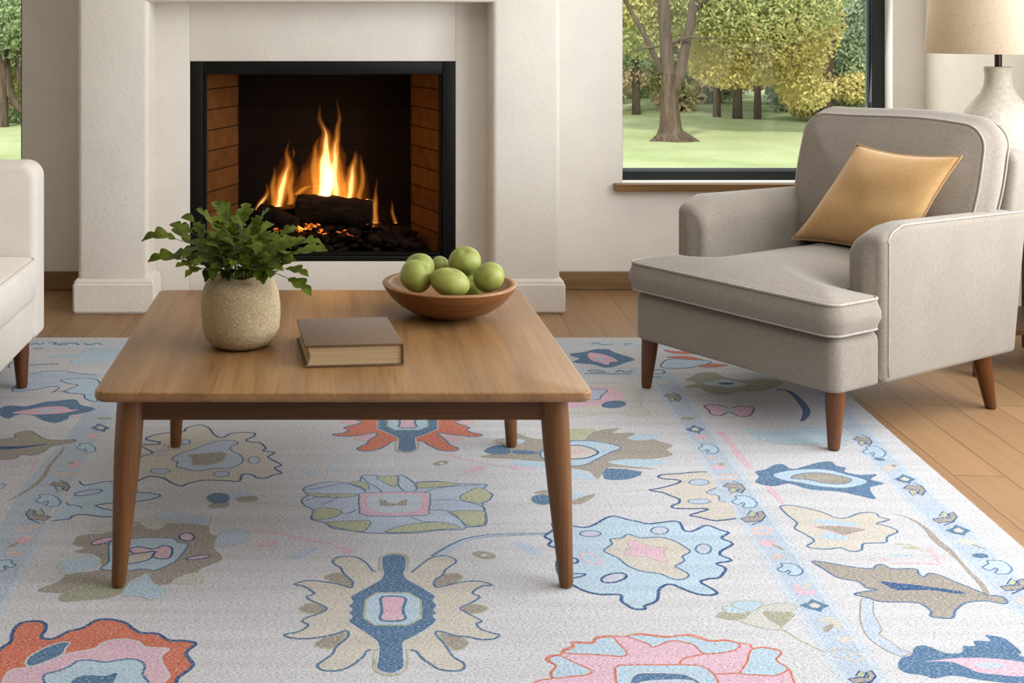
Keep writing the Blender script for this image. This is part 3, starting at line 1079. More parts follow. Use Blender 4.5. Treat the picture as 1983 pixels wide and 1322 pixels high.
# ------------------------------------------------------------------ grey armchair
CA = math.radians(-58.0)
CO = Vector((1.197, 3.779, 0))
chair = thing('armchair', 'grey linen armchair with piped cushions and tapered wooden legs, right of the coffee table', 'armchair', CO, CA)
HW = .39
def cw_(x, t, z):            # chair local -> world
    return CO + Vector((x * math.cos(CA) - t * math.sin(CA), x * math.sin(CA) + t * math.cos(CA), z))
G, GP = M['grey_fabric'], M['grey_pipe']
BZ = .172
def plan(p, a):
    return Vector((p.x, p.y, a))
# base: front rail plus the part between the arms
bm = bmesh.new()
T = [(-HW + .006, 0), (HW - .006, 0), (HW - .006, .205), (.262, .205), (.262, .80), (-.262, .80), (-.262, .205), (-HW + .006, .205)]
o_ = round_poly(T, [.035, .035, .02, .008, .03, .03, .008, .02], 6, .03)
rbox(bm, o_, BZ, .330, .012, .030, plan, center=(0, .16), caprings=6)
obj('seat_base', bm, G, chair)
# seat cushion (T shaped)
Tc = [(-HW - .006, -.022), (HW + .006, -.022), (HW + .006, .196), (.268, .196), (.268, .775), (-.268, .775), (-.268, .196), (-HW - .006, .196)]
oc = round_poly(Tc, [.045, .045, .03, .012, .03, .03, .012, .03], 6, .022)
bm = bmesh.new()
rbox(bm, oc, .329, .430, .022, .022, plan, center=(0, .16), crown1=.046, cw=.26, caprings=16, puff=.010)
cush = obj('seat_cushion', bm, G, chair)
bm = bmesh.new()
piping(bm, oc, .430 - .006, .003, .0042, plan)
piping(bm, oc, .329 + .008, .004, .0038, plan)
obj('piping', bm, GP, cush)
# arms
def arm(sgn):
    # cross-section in (u,z): u=0 is the outer face
    prof = [(0, BZ), (.124, BZ), (.122, .630), (0, .624)]
    pr = round_poly(prof, [.015, .01, .085, .026], 9, .04)
    def fm(p, a):
        t = a
        f = (a - .207) / .68
        t += max(0, f) * (p.y - BZ) * .16
        z = p.y + (.004 - .012 * f) * sm(.4, .6, p.y)
        # the top front corner is rolled back
        if a < .34:
            z -= .034 * (1 - sm(.195, .31, a)) * sm(.42, .63, p.y)
        return Vector((sgn * (HW - p.x), t, z))
    bm = bmesh.new()
    rbox(bm, pr, .207, .890, .025, .012, fm, side=14, caprings=6, rseg=6, crown0=.016, cw=.06)
    a_ = obj('arm', bm, G, chair)
    bm = bmesh.new()
    # piping around the outer panel: up the front edge, along the top
    pts = []
    for k in range(13):
        pts.append(fm(Vector((-.0005, BZ + .02 + (.575 - BZ) * k / 12)), .232))
    for k in range(1, 8):
        q = k / 7
        pts.append(fm(Vector((-.0005 + .006 * q, .595 + .022 * math.sin(q * PI / 2))), .228 + .03 * (1 - math.cos(q * PI / 2))))
    for k in range(1, 16):
        pts.append(fm(Vector((.0065, .6195)), .258 + .61 * k / 15))
    tube(bm, pts, .0036, 6)
    obj('piping', bm, GP, a_)
arm(1); arm(-1)
# back frame
def leanB(p, a):
    return Vector((p.x, a + (p.y - BZ) * .24, p.y))
ob = round_poly([(-HW + .004, BZ), (HW - .004, BZ), (HW - .012, .805), (-HW + .012, .805)], [.015, .015, .05, .05], 6, .05)
bm = bmesh.new()
rbox(bm, ob, .770, .875, .02, .03, leanB, caprings=4)
obj('back_frame', bm, G, chair)
# back cushion
def leanC(p, a):
    bend = -.016 * ((p.x - .0) / .33) ** 2
    return Vector((p.x, a + (p.y - .44) * .27 + bend * 0, p.y + .006 * math.sin(p.x * 9)))
oc2 = round_poly([(-.318, .462), (.318, .462), (.338, .885), (-.338, .900)], [.05, .05, .075, .075], 7, .022)
# bellied outline
oc2 = [Vector((.020 + p.x * (1 + .035 * math.exp(-((p.y - .68) / .13) ** 2)), p.y + (.010 * math.cos(p.x / .36 * PI / 2) if p.y > .8 else 0))) for p in oc2]
bm = bmesh.new()
rbox(bm, oc2, .672, .818, .026, .030, leanC, crown0=.042, crown1=.0, cw=.20, caprings=14, puff=.018, side=6)
bc = obj('back_cushion', bm, G, chair)
bm = bmesh.new()
piping(bm, oc2, .672 + .008, .0055, .0042, leanC)
piping(bm, oc2, .818 - .004, .004, .0036, leanC)
obj('piping', bm, GP, bc)
def cleg(x0, t0, x1, t1, z1):
    bm = bmesh.new()
    a, b_ = Vector((x0, t0, BZ + .004)), Vector((x1, t1, z1))
    tube(bm, [a.lerp(b_, f) for f in (0, .3, .6, .97, 1)], [.0285, .0255, .0215, .0165, .0150], n=20)
    for v in bm.verts: v.co.z = max(v.co.z, z1)
    obj('leg', bm, M['leg_red'], chair, angle=math.radians(50))
cleg(HW - .04, .045, HW - .034, .030, RUGZ)
cleg(-HW + .04, .045, -HW + .034, .032, RUGZ)
cleg(HW - .04, .765, HW - .03, .805, .0008)
cleg(-HW + .04, .765, -HW + .03, .805, RUGZ)

# ------------------------------------------------------------------ ochre cushion on the armchair
def ray_t(x, y, t):
    """world point on the pixel ray lying at chair depth t"""
    ey, ex = math.cos(CA), -math.sin(CA)      # depth axis = (-sin, cos)
    kx, kz = (x - VX) / FPX, -(y - VY) / FPX
    # (p - CO) . e = t with p = (kx*Y, Y)
    Y = (t + CO.x * ex + CO.y * ey) / (kx * ex + ey)
    return Vector((kx * Y, Y, EYE + kz * Y))
cor = [ray_t(1533, 463, .575), ray_t(1757, 509, .55), ray_t(1863, 302, .655), ray_t(1660, 279, .670)]   # BL BR TR TL
cc = sum(cor, Vector()) / 4
pil = thing('throw_pillow', 'ochre yellow square throw pillow leaning in the grey armchair', 'pillow', cc)
bm = bmesh.new()
N = 30
nrm = (cor[1] - cor[0]).cross(cor[3] - cor[0]).normalized()
grid = {}
for side in (0, 1):
    for i in range(N + 1):
        for j in range(N + 1):
            a, b_ = i / N, j / N
            if side == 1 and (i in (0, N) or j in (0, N)):
                grid[(1, i, j)] = grid[(0, i, j)]
                continue
            A = a + .055 * (4 * b_ * (1 - b_)) * (1 - 2 * a) * (1)
            B = b_ + .055 * (4 * a * (1 - a)) * (1 - 2 * b_)
            p = cor[0] * (1 - A) * (1 - B) + cor[1] * A * (1 - B) + cor[2] * A * B + cor[3] * (1 - A) * B
            h = (max(0, 1 - abs(2 * a - 1) ** 2.4) * max(0, 1 - abs(2 * b_ - 1) ** 2.4)) ** .6
            w = .010 * noise.noise(Vector((a * 3.2, b_ * 3.2, side * 5.0))) * h
            off = nrm * (((.078 if side == 0 else -.040) * h) + w)
            grid[(side, i, j)] = bm.verts.new(p + off - cc)
for side in (0, 1):
    for i in range(N):
        for j in range(N):
            q = [grid[(side, i, j)], grid[(side, i + 1, j)], grid[(side, i + 1, j + 1)], grid[(side, i, j + 1)]]
            bm.faces.new(q if side == 0 else q[::-1])
obj('pillow_cover', bm, M['tan_fabric'], pil)
bm = bmesh.new()
ring = []
for (i0, j0, di, dj) in ((0, 0, 1, 0), (N, 0, 0, 1), (N, N, -1, 0), (0, N, 0, -1)):
    for k in range(N):
        i, j = i0 + di * k, j0 + dj * k
        a, b_ = i / N, j / N
        A = a + .055 * (4 * b_ * (1 - b_)) * (1 - 2 * a); B = b_ + .055 * (4 * a * (1 - a)) * (1 - 2 * b_)
        ring.append(cor[0] * (1 - A) * (1 - B) + cor[1] * A * (1 - B) + cor[2] * A * B + cor[3] * (1 - A) * B - cc)
tube(bm, ring, .0030, 6, closed=True)
obj('seam', bm, M['tan_fabric'], pil)

# ------------------------------------------------------------------ ivory sofa
sofa = thing('sofa', 'ivory linen sofa with tapered wooden legs at the left edge of the rug', 'sofa', (-1.45, 3.3, 0))
so = sofa.location
SW = M['white_fabric']
SX0, SX1 = -1.93, -1.0
SY0, SY1 = 2.30, 4.285
SBZ = .158
def sm3(f):
    return lambda p, a: f(p, a) - so
# base
bm = bmesh.new()
rbox(bm, round_poly([(SX0 + .10, SY0 + .142), (SX1, SY0 + .142), (SX1, SY1 - .142), (SX0 + .10, SY1 - .142)], .02, 4, .2), SBZ, .292, .01, .022, sm3(lambda p, a: Vector((p.x, p.y, a))), caprings=3)
obj('seat_base', bm, SW, sofa)
for (a, b_) in ((SY0 + .145, 3.285), (3.291, SY1 - .145)):
    bm = bmesh.new()
    o3 = round_poly([(SX0 + .20, a), (SX1 + .016, a), (SX1 + .016, b_), (SX0 + .20, b_)], .045, 5, .04)
    fm = sm3(lambda p, a: Vector((p.x, p.y, a)))
    rbox(bm, o3, .293, .436, .024, .026, fm, crown1=.022, cw=.2, caprings=8, puff=.006)
    sc_ = obj('seat_cushion', bm, SW, sofa)
    bm = bmesh.new(); piping(bm, o3, .436 - .007, .004, .0034, fm); obj('piping', bm, SW, sc_)
for (a, b_) in ((SY0, SY0 + .14), (SY1 - .14, SY1)):
    bm = bmesh.new()
    # profile in (x,z), swept along y
    pr = round_poly([(SX0, SBZ - .006), (SX1 + .006, SBZ - .006), (SX1 + .006, .745), (SX0, .745)], [.01, .02, .055, .03], 8, .08)
    rbox(bm, pr, a, b_, .026, .026, sm3(lambda p, a: Vector((p.x, a, p.y))), caprings=5)
    obj('arm', bm, SW, sofa)
bm = bmesh.new()
pr = round_poly([(SY0 + .142, SBZ), (SY1 - .142, SBZ), (SY1 - .142, .80), (SY0 + .142, .80)], [.01, .01, .04, .04], 6, .08)
rbox(bm, pr, SX0, SX0 + .195, .03, .03, sm3(lambda p, a: Vector((a, p.x, p.y))), caprings=5)
obj('backrest', bm, SW, sofa)
for (a, b_) in ((SY0 + .15, 3.283), (3.293, SY1 - .15)):
    bm = bmesh.new()
    pr = round_poly([(a, .462), (b_, .462), (b_, .86), (a, .86)], .06, 6, .05)
    rbox(bm, pr, SX0 + .198, SX0 + .36, .04, .04, sm3(lambda p, a: Vector((a - (p.y - .45) * .05, p.x, p.y))), crown1=.03, cw=.2, caprings=7)
    obj('back_cushion', bm, SW, sofa)
for (x, y, dx, dy) in ((-1.035, 4.105, .008, -.012), (-1.035, 2.48, .008, .012), (-1.87, 4.105, -.01, -.0), (-1.87, 2.48, -.01, .0)):
    bm = bmesh.new()
    a = Vector((x, y, SBZ + .003)); b_ = Vector((x + dx, y + dy, RUGZ if x > -1.4 else .0008))
    tube(bm, [a.lerp(b_, f) - so for f in (0, .3, .6, .97, 1)], [.0290, .0265, .0225, .0180, .0165], n=20)
    for v in bm.verts: v.co.z = max(v.co.z, b_.z - so.z)
    obj('leg', bm, M['leg_red'], sofa, angle=math.radians(50))

# ------------------------------------------------------------------ lamp and its side table
LX, LY = 2.372, 4.42
st = thing('side_table', 'dark wooden side table behind the grey armchair, under the lamp', 'side table', (LX + .04, LY + .02, 0))
sx, sy, _ = st.location
bm = bmesh.new()
rbox(bm, round_poly([(-.215, -.215), (.215, -.215), (.215, .215), (-.215, .215)], .02, 4, .3), .52, .55, .004, .004, lambda p, a: Vector((p.x, p.y, a)), caprings=2)
obj('tabletop', bm, M['dark_wood'], st, angle=.6)
bm = bmesh.new(); box(bm, -.19, .19, -.19, .19, .455, .519, .002, 1); obj('apron', bm, M['dark_wood'], st, smooth=False)
bm = bmesh.new(); box(bm, -.178, .178, -.178, .178, .14, .16, .002, 1); obj('shelf', bm, M['dark_wood'], st, smooth=False)
for (a, b_) in ((-1, -1), (1, -1), (1, 1), (-1, 1)):
    bm = bmesh.new(); box(bm, a * .19 - .02, a * .19 + .02, b_ * .19 - .02, b_ * .19 + .02, .0006, .519, .003, 2); obj('leg', bm, M['dark_wood'], st, smooth=False)

def ceramic():
    m, nt, b = mat('lamp_ceramic')
    n = noise_n(nt, coord(nt), 55, 5, .65)
    nt.links.new(ramp(nt, n, [(.3, lin((184, 177, 162))), (.7, lin((210, 204, 192)))]), b.inputs['Base Color'])
    b.inputs['Roughness'].default_value = .7
    bump(nt, b, n, .3, .002)
    return m
M['ceramic'] = ceramic()
lamp = thing('table_lamp', 'table lamp with cream drum shade and ivory ceramic bottle base, right of the window', 'lamp', (LX, LY, .55))
bm = bmesh.new()
lathe(bm, [(.0, .0006), (.075, .0006), (.085, .006), (.112, .06), (.134, .13), (.143, .19), (.140, .25), (.128, .305), (.108, .350), (.082, .385), (.060, .412), (.0475, .440), (.044, .470), (.0445, .488), (.0465, .494), (.0465, .504), (.043, .508), (.0, .508)], 56, cap0=False, cap1=False)
obj('lamp_base', bm, M['ceramic'], lamp)
M['bronze'] = plain('bronze_stem', (52, 42, 38), .35, .5, .6, .1, 40)
bm = bmesh.new(); tube(bm, [(0, 0, .507), (0, 0, .70)], .0125, 16); obj('lamp_stem', bm, M['bronze'], lamp, angle=.8)
bm = bmesh.new()
bmesh.ops.create_uvsphere(bm, u_segments=16, v_segments=12, radius=.03)
for v in bm.verts: v.co.z = v.co.z * 1.3 + .74
obj('bulb', bm, plain('bulb_glass', (236, 232, 224), .3), lamp)
def shade_m():
    m = M['shade_fabric']
    nt = m.node_tree
    b = nt.nodes['Principled BSDF']
    out = [n for n in nt.nodes if n.type == 'OUTPUT_MATERIAL'][0]
    tl = nt.nodes.new('ShaderNodeBsdfTranslucent'); tl.inputs['Color'].default_value = (*lin((236, 214, 182)), 1)
    mx = nt.nodes.new('ShaderNodeMixShader'); mx.inputs[0].default_value = .3
    nt.links.new(b.outputs[0], mx.inputs[1]); nt.links.new(tl.outputs[0], mx.inputs[2]); nt.links.new(mx.outputs[0], out.inputs['Surface'])
shade_m()
bm = bmesh.new()
R0, R1 = .239, .215
lathe(bm, [(R0, .556), (R0 + .0015, .558), (R1 + .0015, .868), (R1, .87), (R1 - .0015, .868), (R0 - .0015, .558), (R0, .556)], 72, cap0=False, cap1=False)
sh = obj('lamp_shade', bm, M['shade_fabric'], lamp)
bm = bmesh.new()
for k in range(3):
    a = 2 * PI * k / 3 + .3
    tube(bm, [(0, 0, .80), (R1 * .98 * math.cos(a), R1 * .98 * math.sin(a), .86)], .002, 6)
tube(bm, [(0, 0, .70), (0, 0, .805)], .004, 8)
obj('shade_fitter', bm, M['bronze'], sh)
# ------------------------------------------------------------------ rug: a woven field with inlaid motifs
RT = .008
def rugm(name, c, amt=1.0):
    m, nt, b = mat('rug_' + name)
    l = lin(c)
    n = noise_n(nt, coord(nt, (150, 420, 1)), 1.0, 2, .6)
    n2 = noise_n(nt, coord(nt, (240, 560, 1)), 1.0, 1, .5)
    n3 = noise_n(nt, coord(nt, (1.6, 26, 1)), 1.0, 3, .6)
    d = tuple(k * .56 for k in l)
    h = tuple(min(1, k * .64 + .33) for k in l)
    c1 = ramp(nt, n, [(.35, d), (.46, l), (.55, l), (.66, h)])
    dots = ramp(nt, n2, [(.33, (.34, .34, .36)), (.40, (1, 1, 1))])
    strk = ramp(nt, n3, [(.35, (.92, .92, .92)), (.65, (1.04, 1.04, 1.04))])
    x = mixc(nt, c1, dots, .85, 'MULTIPLY')
    nt.links.new(mixc(nt, x, strk, 1, 'MULTIPLY'), b.inputs['Base Color'])
    b.inputs['Roughness'].default_value = 1
    b.inputs['Specular IOR Level'].default_value = .05
    b.inputs['Sheen Weight'].default_value = .1
    bump(nt, b, n, .5, .002)
    return m
RC = {
    'W': (188, 188, 192), 'P': (182, 182, 178), 'band': (166, 179, 195), 'bandl': (178, 188, 200), 'lb': (167, 189, 205), 'pb': (170, 183, 203),
    'beige': (189, 183, 173), 'tan': (147, 139, 129), 'green': (168, 172, 140), 'gtan': (150, 149, 130), 'pink': (201, 167, 182), 'peach': (192, 176, 174), 'lav': (178, 182, 196),
    'orange': (190, 104, 78), 'NB': (70, 106, 140), 'navy': (32, 74, 122), 'gl': (160, 164, 136), 'fringe': (196, 190, 170),
}
RK = list(RC)
RMATS = [rugm(k, RC[k]) for k in RK]
TS = 3.946
TILE = {'A1': (0, 652, TS), 'A2': (500, 652, TS), 'A3': (1000, 652, TS), 'A4': (1483, 652, TS),
        'B1': (0, 987, TS), 'B2': (500, 987, TS), 'B3': (1000, 987, TS), 'B4': (1483, 987, TS), 'C': (500, 780, 2.4386), 'I': (0, 0, 1)}
def fl2(T, p):
    """where a point of the pattern lies on the rug (X,Y)"""
    x0, y0, s = TILE[T]
    X, Y = x0 + p[0] / s, y0 + p[1] / s
    k = (Y - VY) / (EYE - RT)
    return Vector(((X - VX) / k, FPX / k))
rb = bmesh.new()
rcount = [0]
def rz(level):
    rcount[0] += 1
    return RT + .00008 + level * .00012 + rcount[0] * 1.0e-7
def fill2(P, c, level):
    if poly_area(P) < 0:
        P = P[::-1]
    z = rz(level)
    vs = [rb.verts.new((p.x, p.y, z)) for p in P]
    tri = tessellate_polygon([[Vector((p.x, p.y, 0)) for p in P]])
    mi = RK.index(c)
    for t in tri:
        try:
            f = rb.faces.new([vs[i] for i in t])
            f.normal_update()
            if f.normal.z < 0: f.normal_flip()
            f.material_index = mi
        except ValueError:
            pass
def line2(P, c, w, level, closed=False):
    """a woven line of width w (metres); w may be a list"""
    if c in ('navy', 'NB') and not isinstance(w, (list, tuple)):
        w = w * 1.25
    z = rz(level)
    n = len(P)
    if not isinstance(w, (list, tuple)):
        w = [w] * n
    elif len(w) != n:
        k = len(w)
        ww = []
        for i in range(n):
            f = i / (n - 1) * (k - 1); j = min(int(f), k - 2)
            ww.append(w[j] + (w[j + 1] - w[j]) * (f - j))
        w = ww
    L, R = [], []
    for i in range(n):
        a = P[i - 1] if (i > 0 or closed) else P[i]
        b = P[(i + 1) % n] if (i < n - 1 or closed) else P[i]
        t = (b - a)
        t = t.normalized() if t.length > 1e-9 else Vector((1, 0))
        nn = Vector((-t.y, t.x)) * (w[i] / 2)
        L.append(rb.verts.new((P[i].x + nn.x, P[i].y + nn.y, z))); R.append(rb.verts.new((P[i].x - nn.x, P[i].y - nn.y, z)))
    mi = RK.index(c)
    for i in range(n if closed else n - 1):
        j = (i + 1) % n
        f = rb.faces.new((R[i], R[j], L[j], L[i]))
        f.normal_update()
        if f.normal.z < 0: f.normal_flip()
        f.material_index = mi
def S(T, pts, fill=None, out=None, w=.0032, lv=1, sub=4, closed=True):
    P = [fl2(T, p) for p in pts]
    if sub > 1:
        P = catmull(P, sub, closed)
    if fill:
        fill2(P, fill, lv)
    if out:
        line2(P, out, w, lv + .5, closed)
def Ln(T, pts, c, w=.0032, lv=1.5, sub=4):
    P = [fl2(T, p) for p in pts]
    if sub > 1:
        P = catmull(P, sub, False)
    line2(P, c, w, lv)
def E(T, cx, cy, rx, ry, fill=None, out=None, w=.0028, lv=2, rot=0, n=18):
    a = math.radians(rot)
    pts = []
    for k in range(n):
        th = 2 * PI * k / n
        x, y = rx * math.cos(th), ry * math.sin(th)
        pts.append((cx + x * math.cos(a) - y * math.sin(a), cy + x * math.sin(a) + y * math.cos(a)))
    S(T, pts, fill, out, w, lv, sub=1)

# --- bands of the border
S('I', [(1256, 725), (1304, 728), (1716, 1322), (1850, 1515), (1760, 1515), (1635, 1322)], 'band', None, lv=.2, sub=1)
Ln('I', [(1256, 725), (1635, 1322), (1760, 1515)], 'bandl', .016, .4, 1)
Ln('I', [(1304, 728), (1716, 1322), (1850, 1515)], 'bandl', .016, .4, 1)
S('I', [(1560, 755), (1600, 795), (1635, 834), (1762, 975), (1863, 1080), (1924, 1142), (2120, 1340), (2160, 1300), (1990, 1133), (1838, 987), (1736, 890), (1690, 842), (1640, 790), (1600, 752)], 'band', None, lv=.2, sub=1)
Ln('I', [(1600, 795), (1762, 975), (1863, 1080), (2120, 1340)], 'bandl', .014, .4, 1)
Ln('I', [(1640, 790), (1736, 890), (1838, 987), (2160, 1300)], 'bandl', .012, .4, 1)
S('I', [(188, 768), (234, 768), (227, 800), (165, 895), (100, 985), (31, 1130), (-60, 1290), (-160, 1290), (-10, 1040), (40, 945), (120, 855)], 'band', None, lv=.2, sub=1)
Ln('I', [(234, 775), (165, 895), (31, 1130), (-60, 1290)], 'bandl', .014, .4, 1)
# far border strip
S('I', [(60, 662), (1300, 662), (1310, 673), (60, 673)], 'bandl', None, lv=.2, sub=1)
S('A3', [(500, 238), (900, 236), (1120, 240), (1150, 290), (520, 284)], 'bandl', None, lv=.3)

# --- cream flower in front of the table, and the same flower in orange under it
def big_flower(dx, dy, sx, petal, bud, lvb=0):
    base = fl2('B2', (1015, 1250))
    def tf(P):
        return [Vector((base.x + (p.x - base.x) * sx + dx, base.y + (p.y - base.y) * sx + dy)) for p in P]
    def SS(pts, fill=None, out=None, w=.0032, lv=1, sub=4, closed=True):
        P = [fl2('B2', p) for p in pts]
        if sub > 1: P = catmull(P, sub, closed)
        P = tf(P)
        if fill: fill2(P, fill, lv)
        if out: line2(P, out, w, lv + .5, closed)
    for pts in ([(505, 520), (560, 485), (640, 485), (715, 540), (705, 590), (600, 562)], [(310, 755), (380, 715), (470, 728), (525, 755), (460, 788), (370, 790)], [(432, 1030), (480, 985), (600, 945), (672, 940), (625, 1020), (560, 1058), (470, 1052)],
                [(1350, 585), (1360, 535), (1440, 488), (1530, 487), (1565, 520), (1500, 562), (1420, 578)], [(1550, 755), (1640, 722), (1720, 733), (1758, 755), (1690, 788), (1610, 788)], [(1378, 945), (1500, 962), (1570, 978), (1608, 1020), (1560, 1064), (1480, 1062)]):
        SS(pts, bud, 'green', .0035, 1)
    LW = [(900, 475), (868, 458), (840, 420), (790, 380), (740, 360), (670, 355), (600, 365), (572, 395), (590, 420), (630, 440), (650, 480), (690, 520), (722, 548), (715, 592), (680, 590), (600, 565), (500, 550), (400, 540), (330, 550), (278, 570), (330, 578), (380, 600), (427, 635), (410, 650), (370, 665), (400, 690), (470, 722), (525, 755), (460, 795), (380, 820), (335, 850), (382, 875), (365, 900), (300, 935), (200, 952), (240, 975), (330, 985), (420, 980), (520, 965), (600, 945), (660, 925), (688, 932), (685, 970), (640, 1010), (590, 1055), (570, 1100), (500, 1150), (455, 1185), (480, 1220), (560, 1230), (640, 1222), (720, 1185), (800, 1125), (828, 1082), (862, 1070)]
    SS(LW + [(920, 1060), (930, 1010), (860, 970), (760, 900), (720, 760), (780, 640), (900, 570), (950, 530)], petal, None, lv=2)
    SS(LW, None, 'NB', .0042, 2.4, closed=False)
    RWp = [(1170, 478), (1220, 440), (1290, 385), (1345, 360), (1420, 350), (1490, 370), (1512, 400), (1470, 430), (1430, 460), (1410, 500), (1360, 530), (1342, 570), (1370, 592), (1450, 575), (1560, 552), (1640, 545), (1720, 550), (1787, 577), (1720, 580), (1660, 610), (1638, 640), (1692, 665), (1620, 715), (1545, 752), (1600, 790), (1706, 848), (1668, 870), (1700, 910), (1780, 940), (1842, 955), (1800, 985), (1700, 990), (1600, 970), (1500, 960), (1400, 930), (1358, 935), (1370, 970), (1420, 1020), (1460, 1080), (1500, 1130), (1572, 1175), (1560, 1222), (1470, 1230), (1380, 1215), (1320, 1180), (1250, 1130), (1210, 1082), (1165, 1070)]
    SS(RWp + [(1110, 1060), (1105, 1010), (1180, 970), (1280, 900), (1320, 760), (1270, 640), (1130, 540), (1100, 500)], petal, None, lv=2)
    SS(RWp, None, 'NB', .0042, 2.4, closed=False)
    body = [(945, 365), (1000, 342), (1080, 342), (1128, 365), (1130, 440), (1115, 490), (1140, 530), (1230, 580), (1310, 630), (1358, 662), (1338, 692), (1366, 730), (1343, 765), (1366, 790), (1340, 812), (1364, 842), (1330, 880), (1260, 930), (1180, 975), (1112, 1010), (1110, 1060), (1115, 1150), (1112, 1205), (1060, 1240), (1010, 1250), (950, 1237), (905, 1205), (915, 1130), (920, 1050), (900, 1000), (830, 950), (740, 890), (688, 850), (717, 815), (688, 790), (717, 760), (688, 735), (720, 705), (703, 665), (760, 630), (850, 580), (930, 535), (955, 490), (945, 430)]
    SS(body, 'NB', 'W', .0030, 3)
    SS([(930, 470), (925, 400), (945, 350), (1000, 334), (1080, 334), (1138, 355), (1148, 400), (1140, 470)], None, 'green', .0040, 3.2, closed=False)
    SS([(892, 1070), (885, 1150), (890, 1220), (950, 1255), (1010, 1264), (1070, 1255), (1130, 1215), (1142, 1150), (1140, 1070)], None, 'green', .0040, 3.2, closed=False)
    SS([(822, 690), (905, 635), (1150, 635), (1242, 690), (1245, 830), (1150, 882), (890, 882), (808, 828)], 'lb', 'gl', .0050, 4, sub=1)
    SS([(935, 680), (970, 663), (1080, 663), (1130, 685), (1110, 740), (1110, 790), (1128, 830), (1080, 850), (970, 850), (928, 830), (945, 780), (942, 730)], 'pink', 'NB', .0050, 5, sub=2)
big_flower(0, 0, 1.0, 'beige', 'tan')
big_flower(.102, 1.189, 1.04, 'orange', 'pink')

# --- blue and green rosette between them
S('C', [(210, 410), (260, 385), (340, 372), (440, 378), (480, 370), (490, 345), (540, 340), (600, 350), (660, 342), (690, 345), (740, 380), (760, 372), (850, 370), (960, 382), (1078, 384), (1060, 410), (1106, 430), (1090, 460), (1060, 475), (1065, 500), (1077, 530), (1070, 577), (985, 587), (960, 598), (860, 600), (780, 610), (700, 615), (600, 615), (500, 612), (420, 600), (350, 590), (315, 565), (250, 547), (265, 510), (215, 480), (208, 455), (240, 430)], 'pb', 'NB', .0035, 1)
for P in ([(430, 378), (485, 370), (522, 388), (515, 412), (480, 395)], [(560, 350), (655, 346), (660, 380), (640, 397), (595, 375)], [(748, 380), (850, 372), (955, 383), (880, 395), (760, 402)], [(955, 440), (1040, 400), (1100, 430), (1087, 460), (1040, 472), (975, 462)],
          [(905, 513), (1060, 510), (1072, 535), (1066, 574), (995, 580), (945, 545)], [(600, 610), (650, 588), (720, 572), (800, 565), (880, 565), (955, 590), (860, 597), (700, 611)], [(320, 565), (420, 558), (525, 556), (517, 590), (480, 608), (380, 590)], [(255, 545), (272, 500), (350, 498), (396, 515), (350, 543), (290, 550)], [(215, 425), (330, 428), (470, 430), (420, 446), (300, 446)]):
    S('C', P, 'green', 'NB', .0024, 2)
for P in ([(215, 412), (290, 402), (400, 382), (480, 400), (512, 425)], [(490, 350), (520, 375), (560, 398), (590, 424)], [(662, 345), (662, 385), (688, 415), (738, 418), (748, 388), (700, 350)], [(780, 422), (860, 400), (960, 392), (1075, 388)], [(810, 460), (950, 460), (1060, 490), (1070, 510)], [(810, 505), (910, 515), (985, 587)], [(720, 538), (780, 560), (850, 562)], [(215, 465), (280, 445), (375, 440), (340, 465), (300, 480)], [(470, 500), (430, 520), (396, 520)]):
    Ln('C', P, 'NB', .0026, 2.8)
S('C', [(478, 440), (510, 424), (780, 421), (812, 440), (806, 510), (780, 531), (510, 533), (480, 500)], 'pink', 'NB', .0028, 3, sub=2)
S('C', [(520, 445), (560, 434), (740, 434), (770, 460), (760, 500), (700, 516), (560, 516), (515, 490)], 'bandl', None, lv=4)
S('C', [(570, 455), (600, 458), (620, 475), (660, 475), (680, 458), (705, 456), (698, 487), (660, 483), (620, 490), (575, 485)], 'tan', None, lv=5, sub=1)

# --- orange flower in the near left corner
S('B1', [(-40, 1110), (20, 1050), (80, 1010), (90, 960), (110, 910), (150, 870), (220, 852), (300, 852), (347, 875), (345, 920), (316, 962), (340, 985), (420, 980), (520, 930), (640, 900), (720, 850), (800, 836), (880, 842), (960, 865), (1020, 910), (1080, 940), (1200, 945), (1290, 995), (1400, 1000), (1498, 1020), (1440, 1070), (1425, 1110), (1475, 1182), (1420, 1240), (1362, 1280), (1345, 1330), (1330, 1400), (1250, 1500), (1000, 1560), (600, 1590), (200, 1540), (-80, 1480), (-200, 1300)], 'orange', 'navy', .0062, 1)
S('B1', [(20, 1350), (75, 1230), (200, 1205), (320, 1180), (430, 1130), (560, 1090), (720, 1060), (800, 1010), (900, 990), (980, 990), (1060, 1010), (1120, 1050), (1285, 1060), (1250, 1100), (1230, 1130), (1250, 1190), (1295, 1270), (1250, 1320), (1230, 1380), (1000, 1480), (600, 1500), (200, 1450)], 'pink', 'W', .0048, 2)
S('B1', [(355, 1335), (338, 1262), (450, 1230), (540, 1190), (600, 1155), (700, 1150), (800, 1165), (900, 1150), (1000, 1140), (1080, 1160), (1108, 1200), (1090, 1260), (1135, 1330), (1050, 1400), (800, 1440), (500, 1420)], 'lb', 'NB', .0040, 3)
S('B1', [(540, 1330), (600, 1275), (700, 1265), (800, 1270), (897, 1248), (865, 1320), (860, 1380), (600, 1385)], 'NB', None, lv=4)
S('B1', [(195, 1165), (230, 1115), (330, 1060), (420, 1025), (490, 1010), (535, 1018), (500, 1060), (490, 1092), (430, 1130), (320, 1172), (240, 1197), (205, 1188)], 'NB', 'W', .0040, 2)

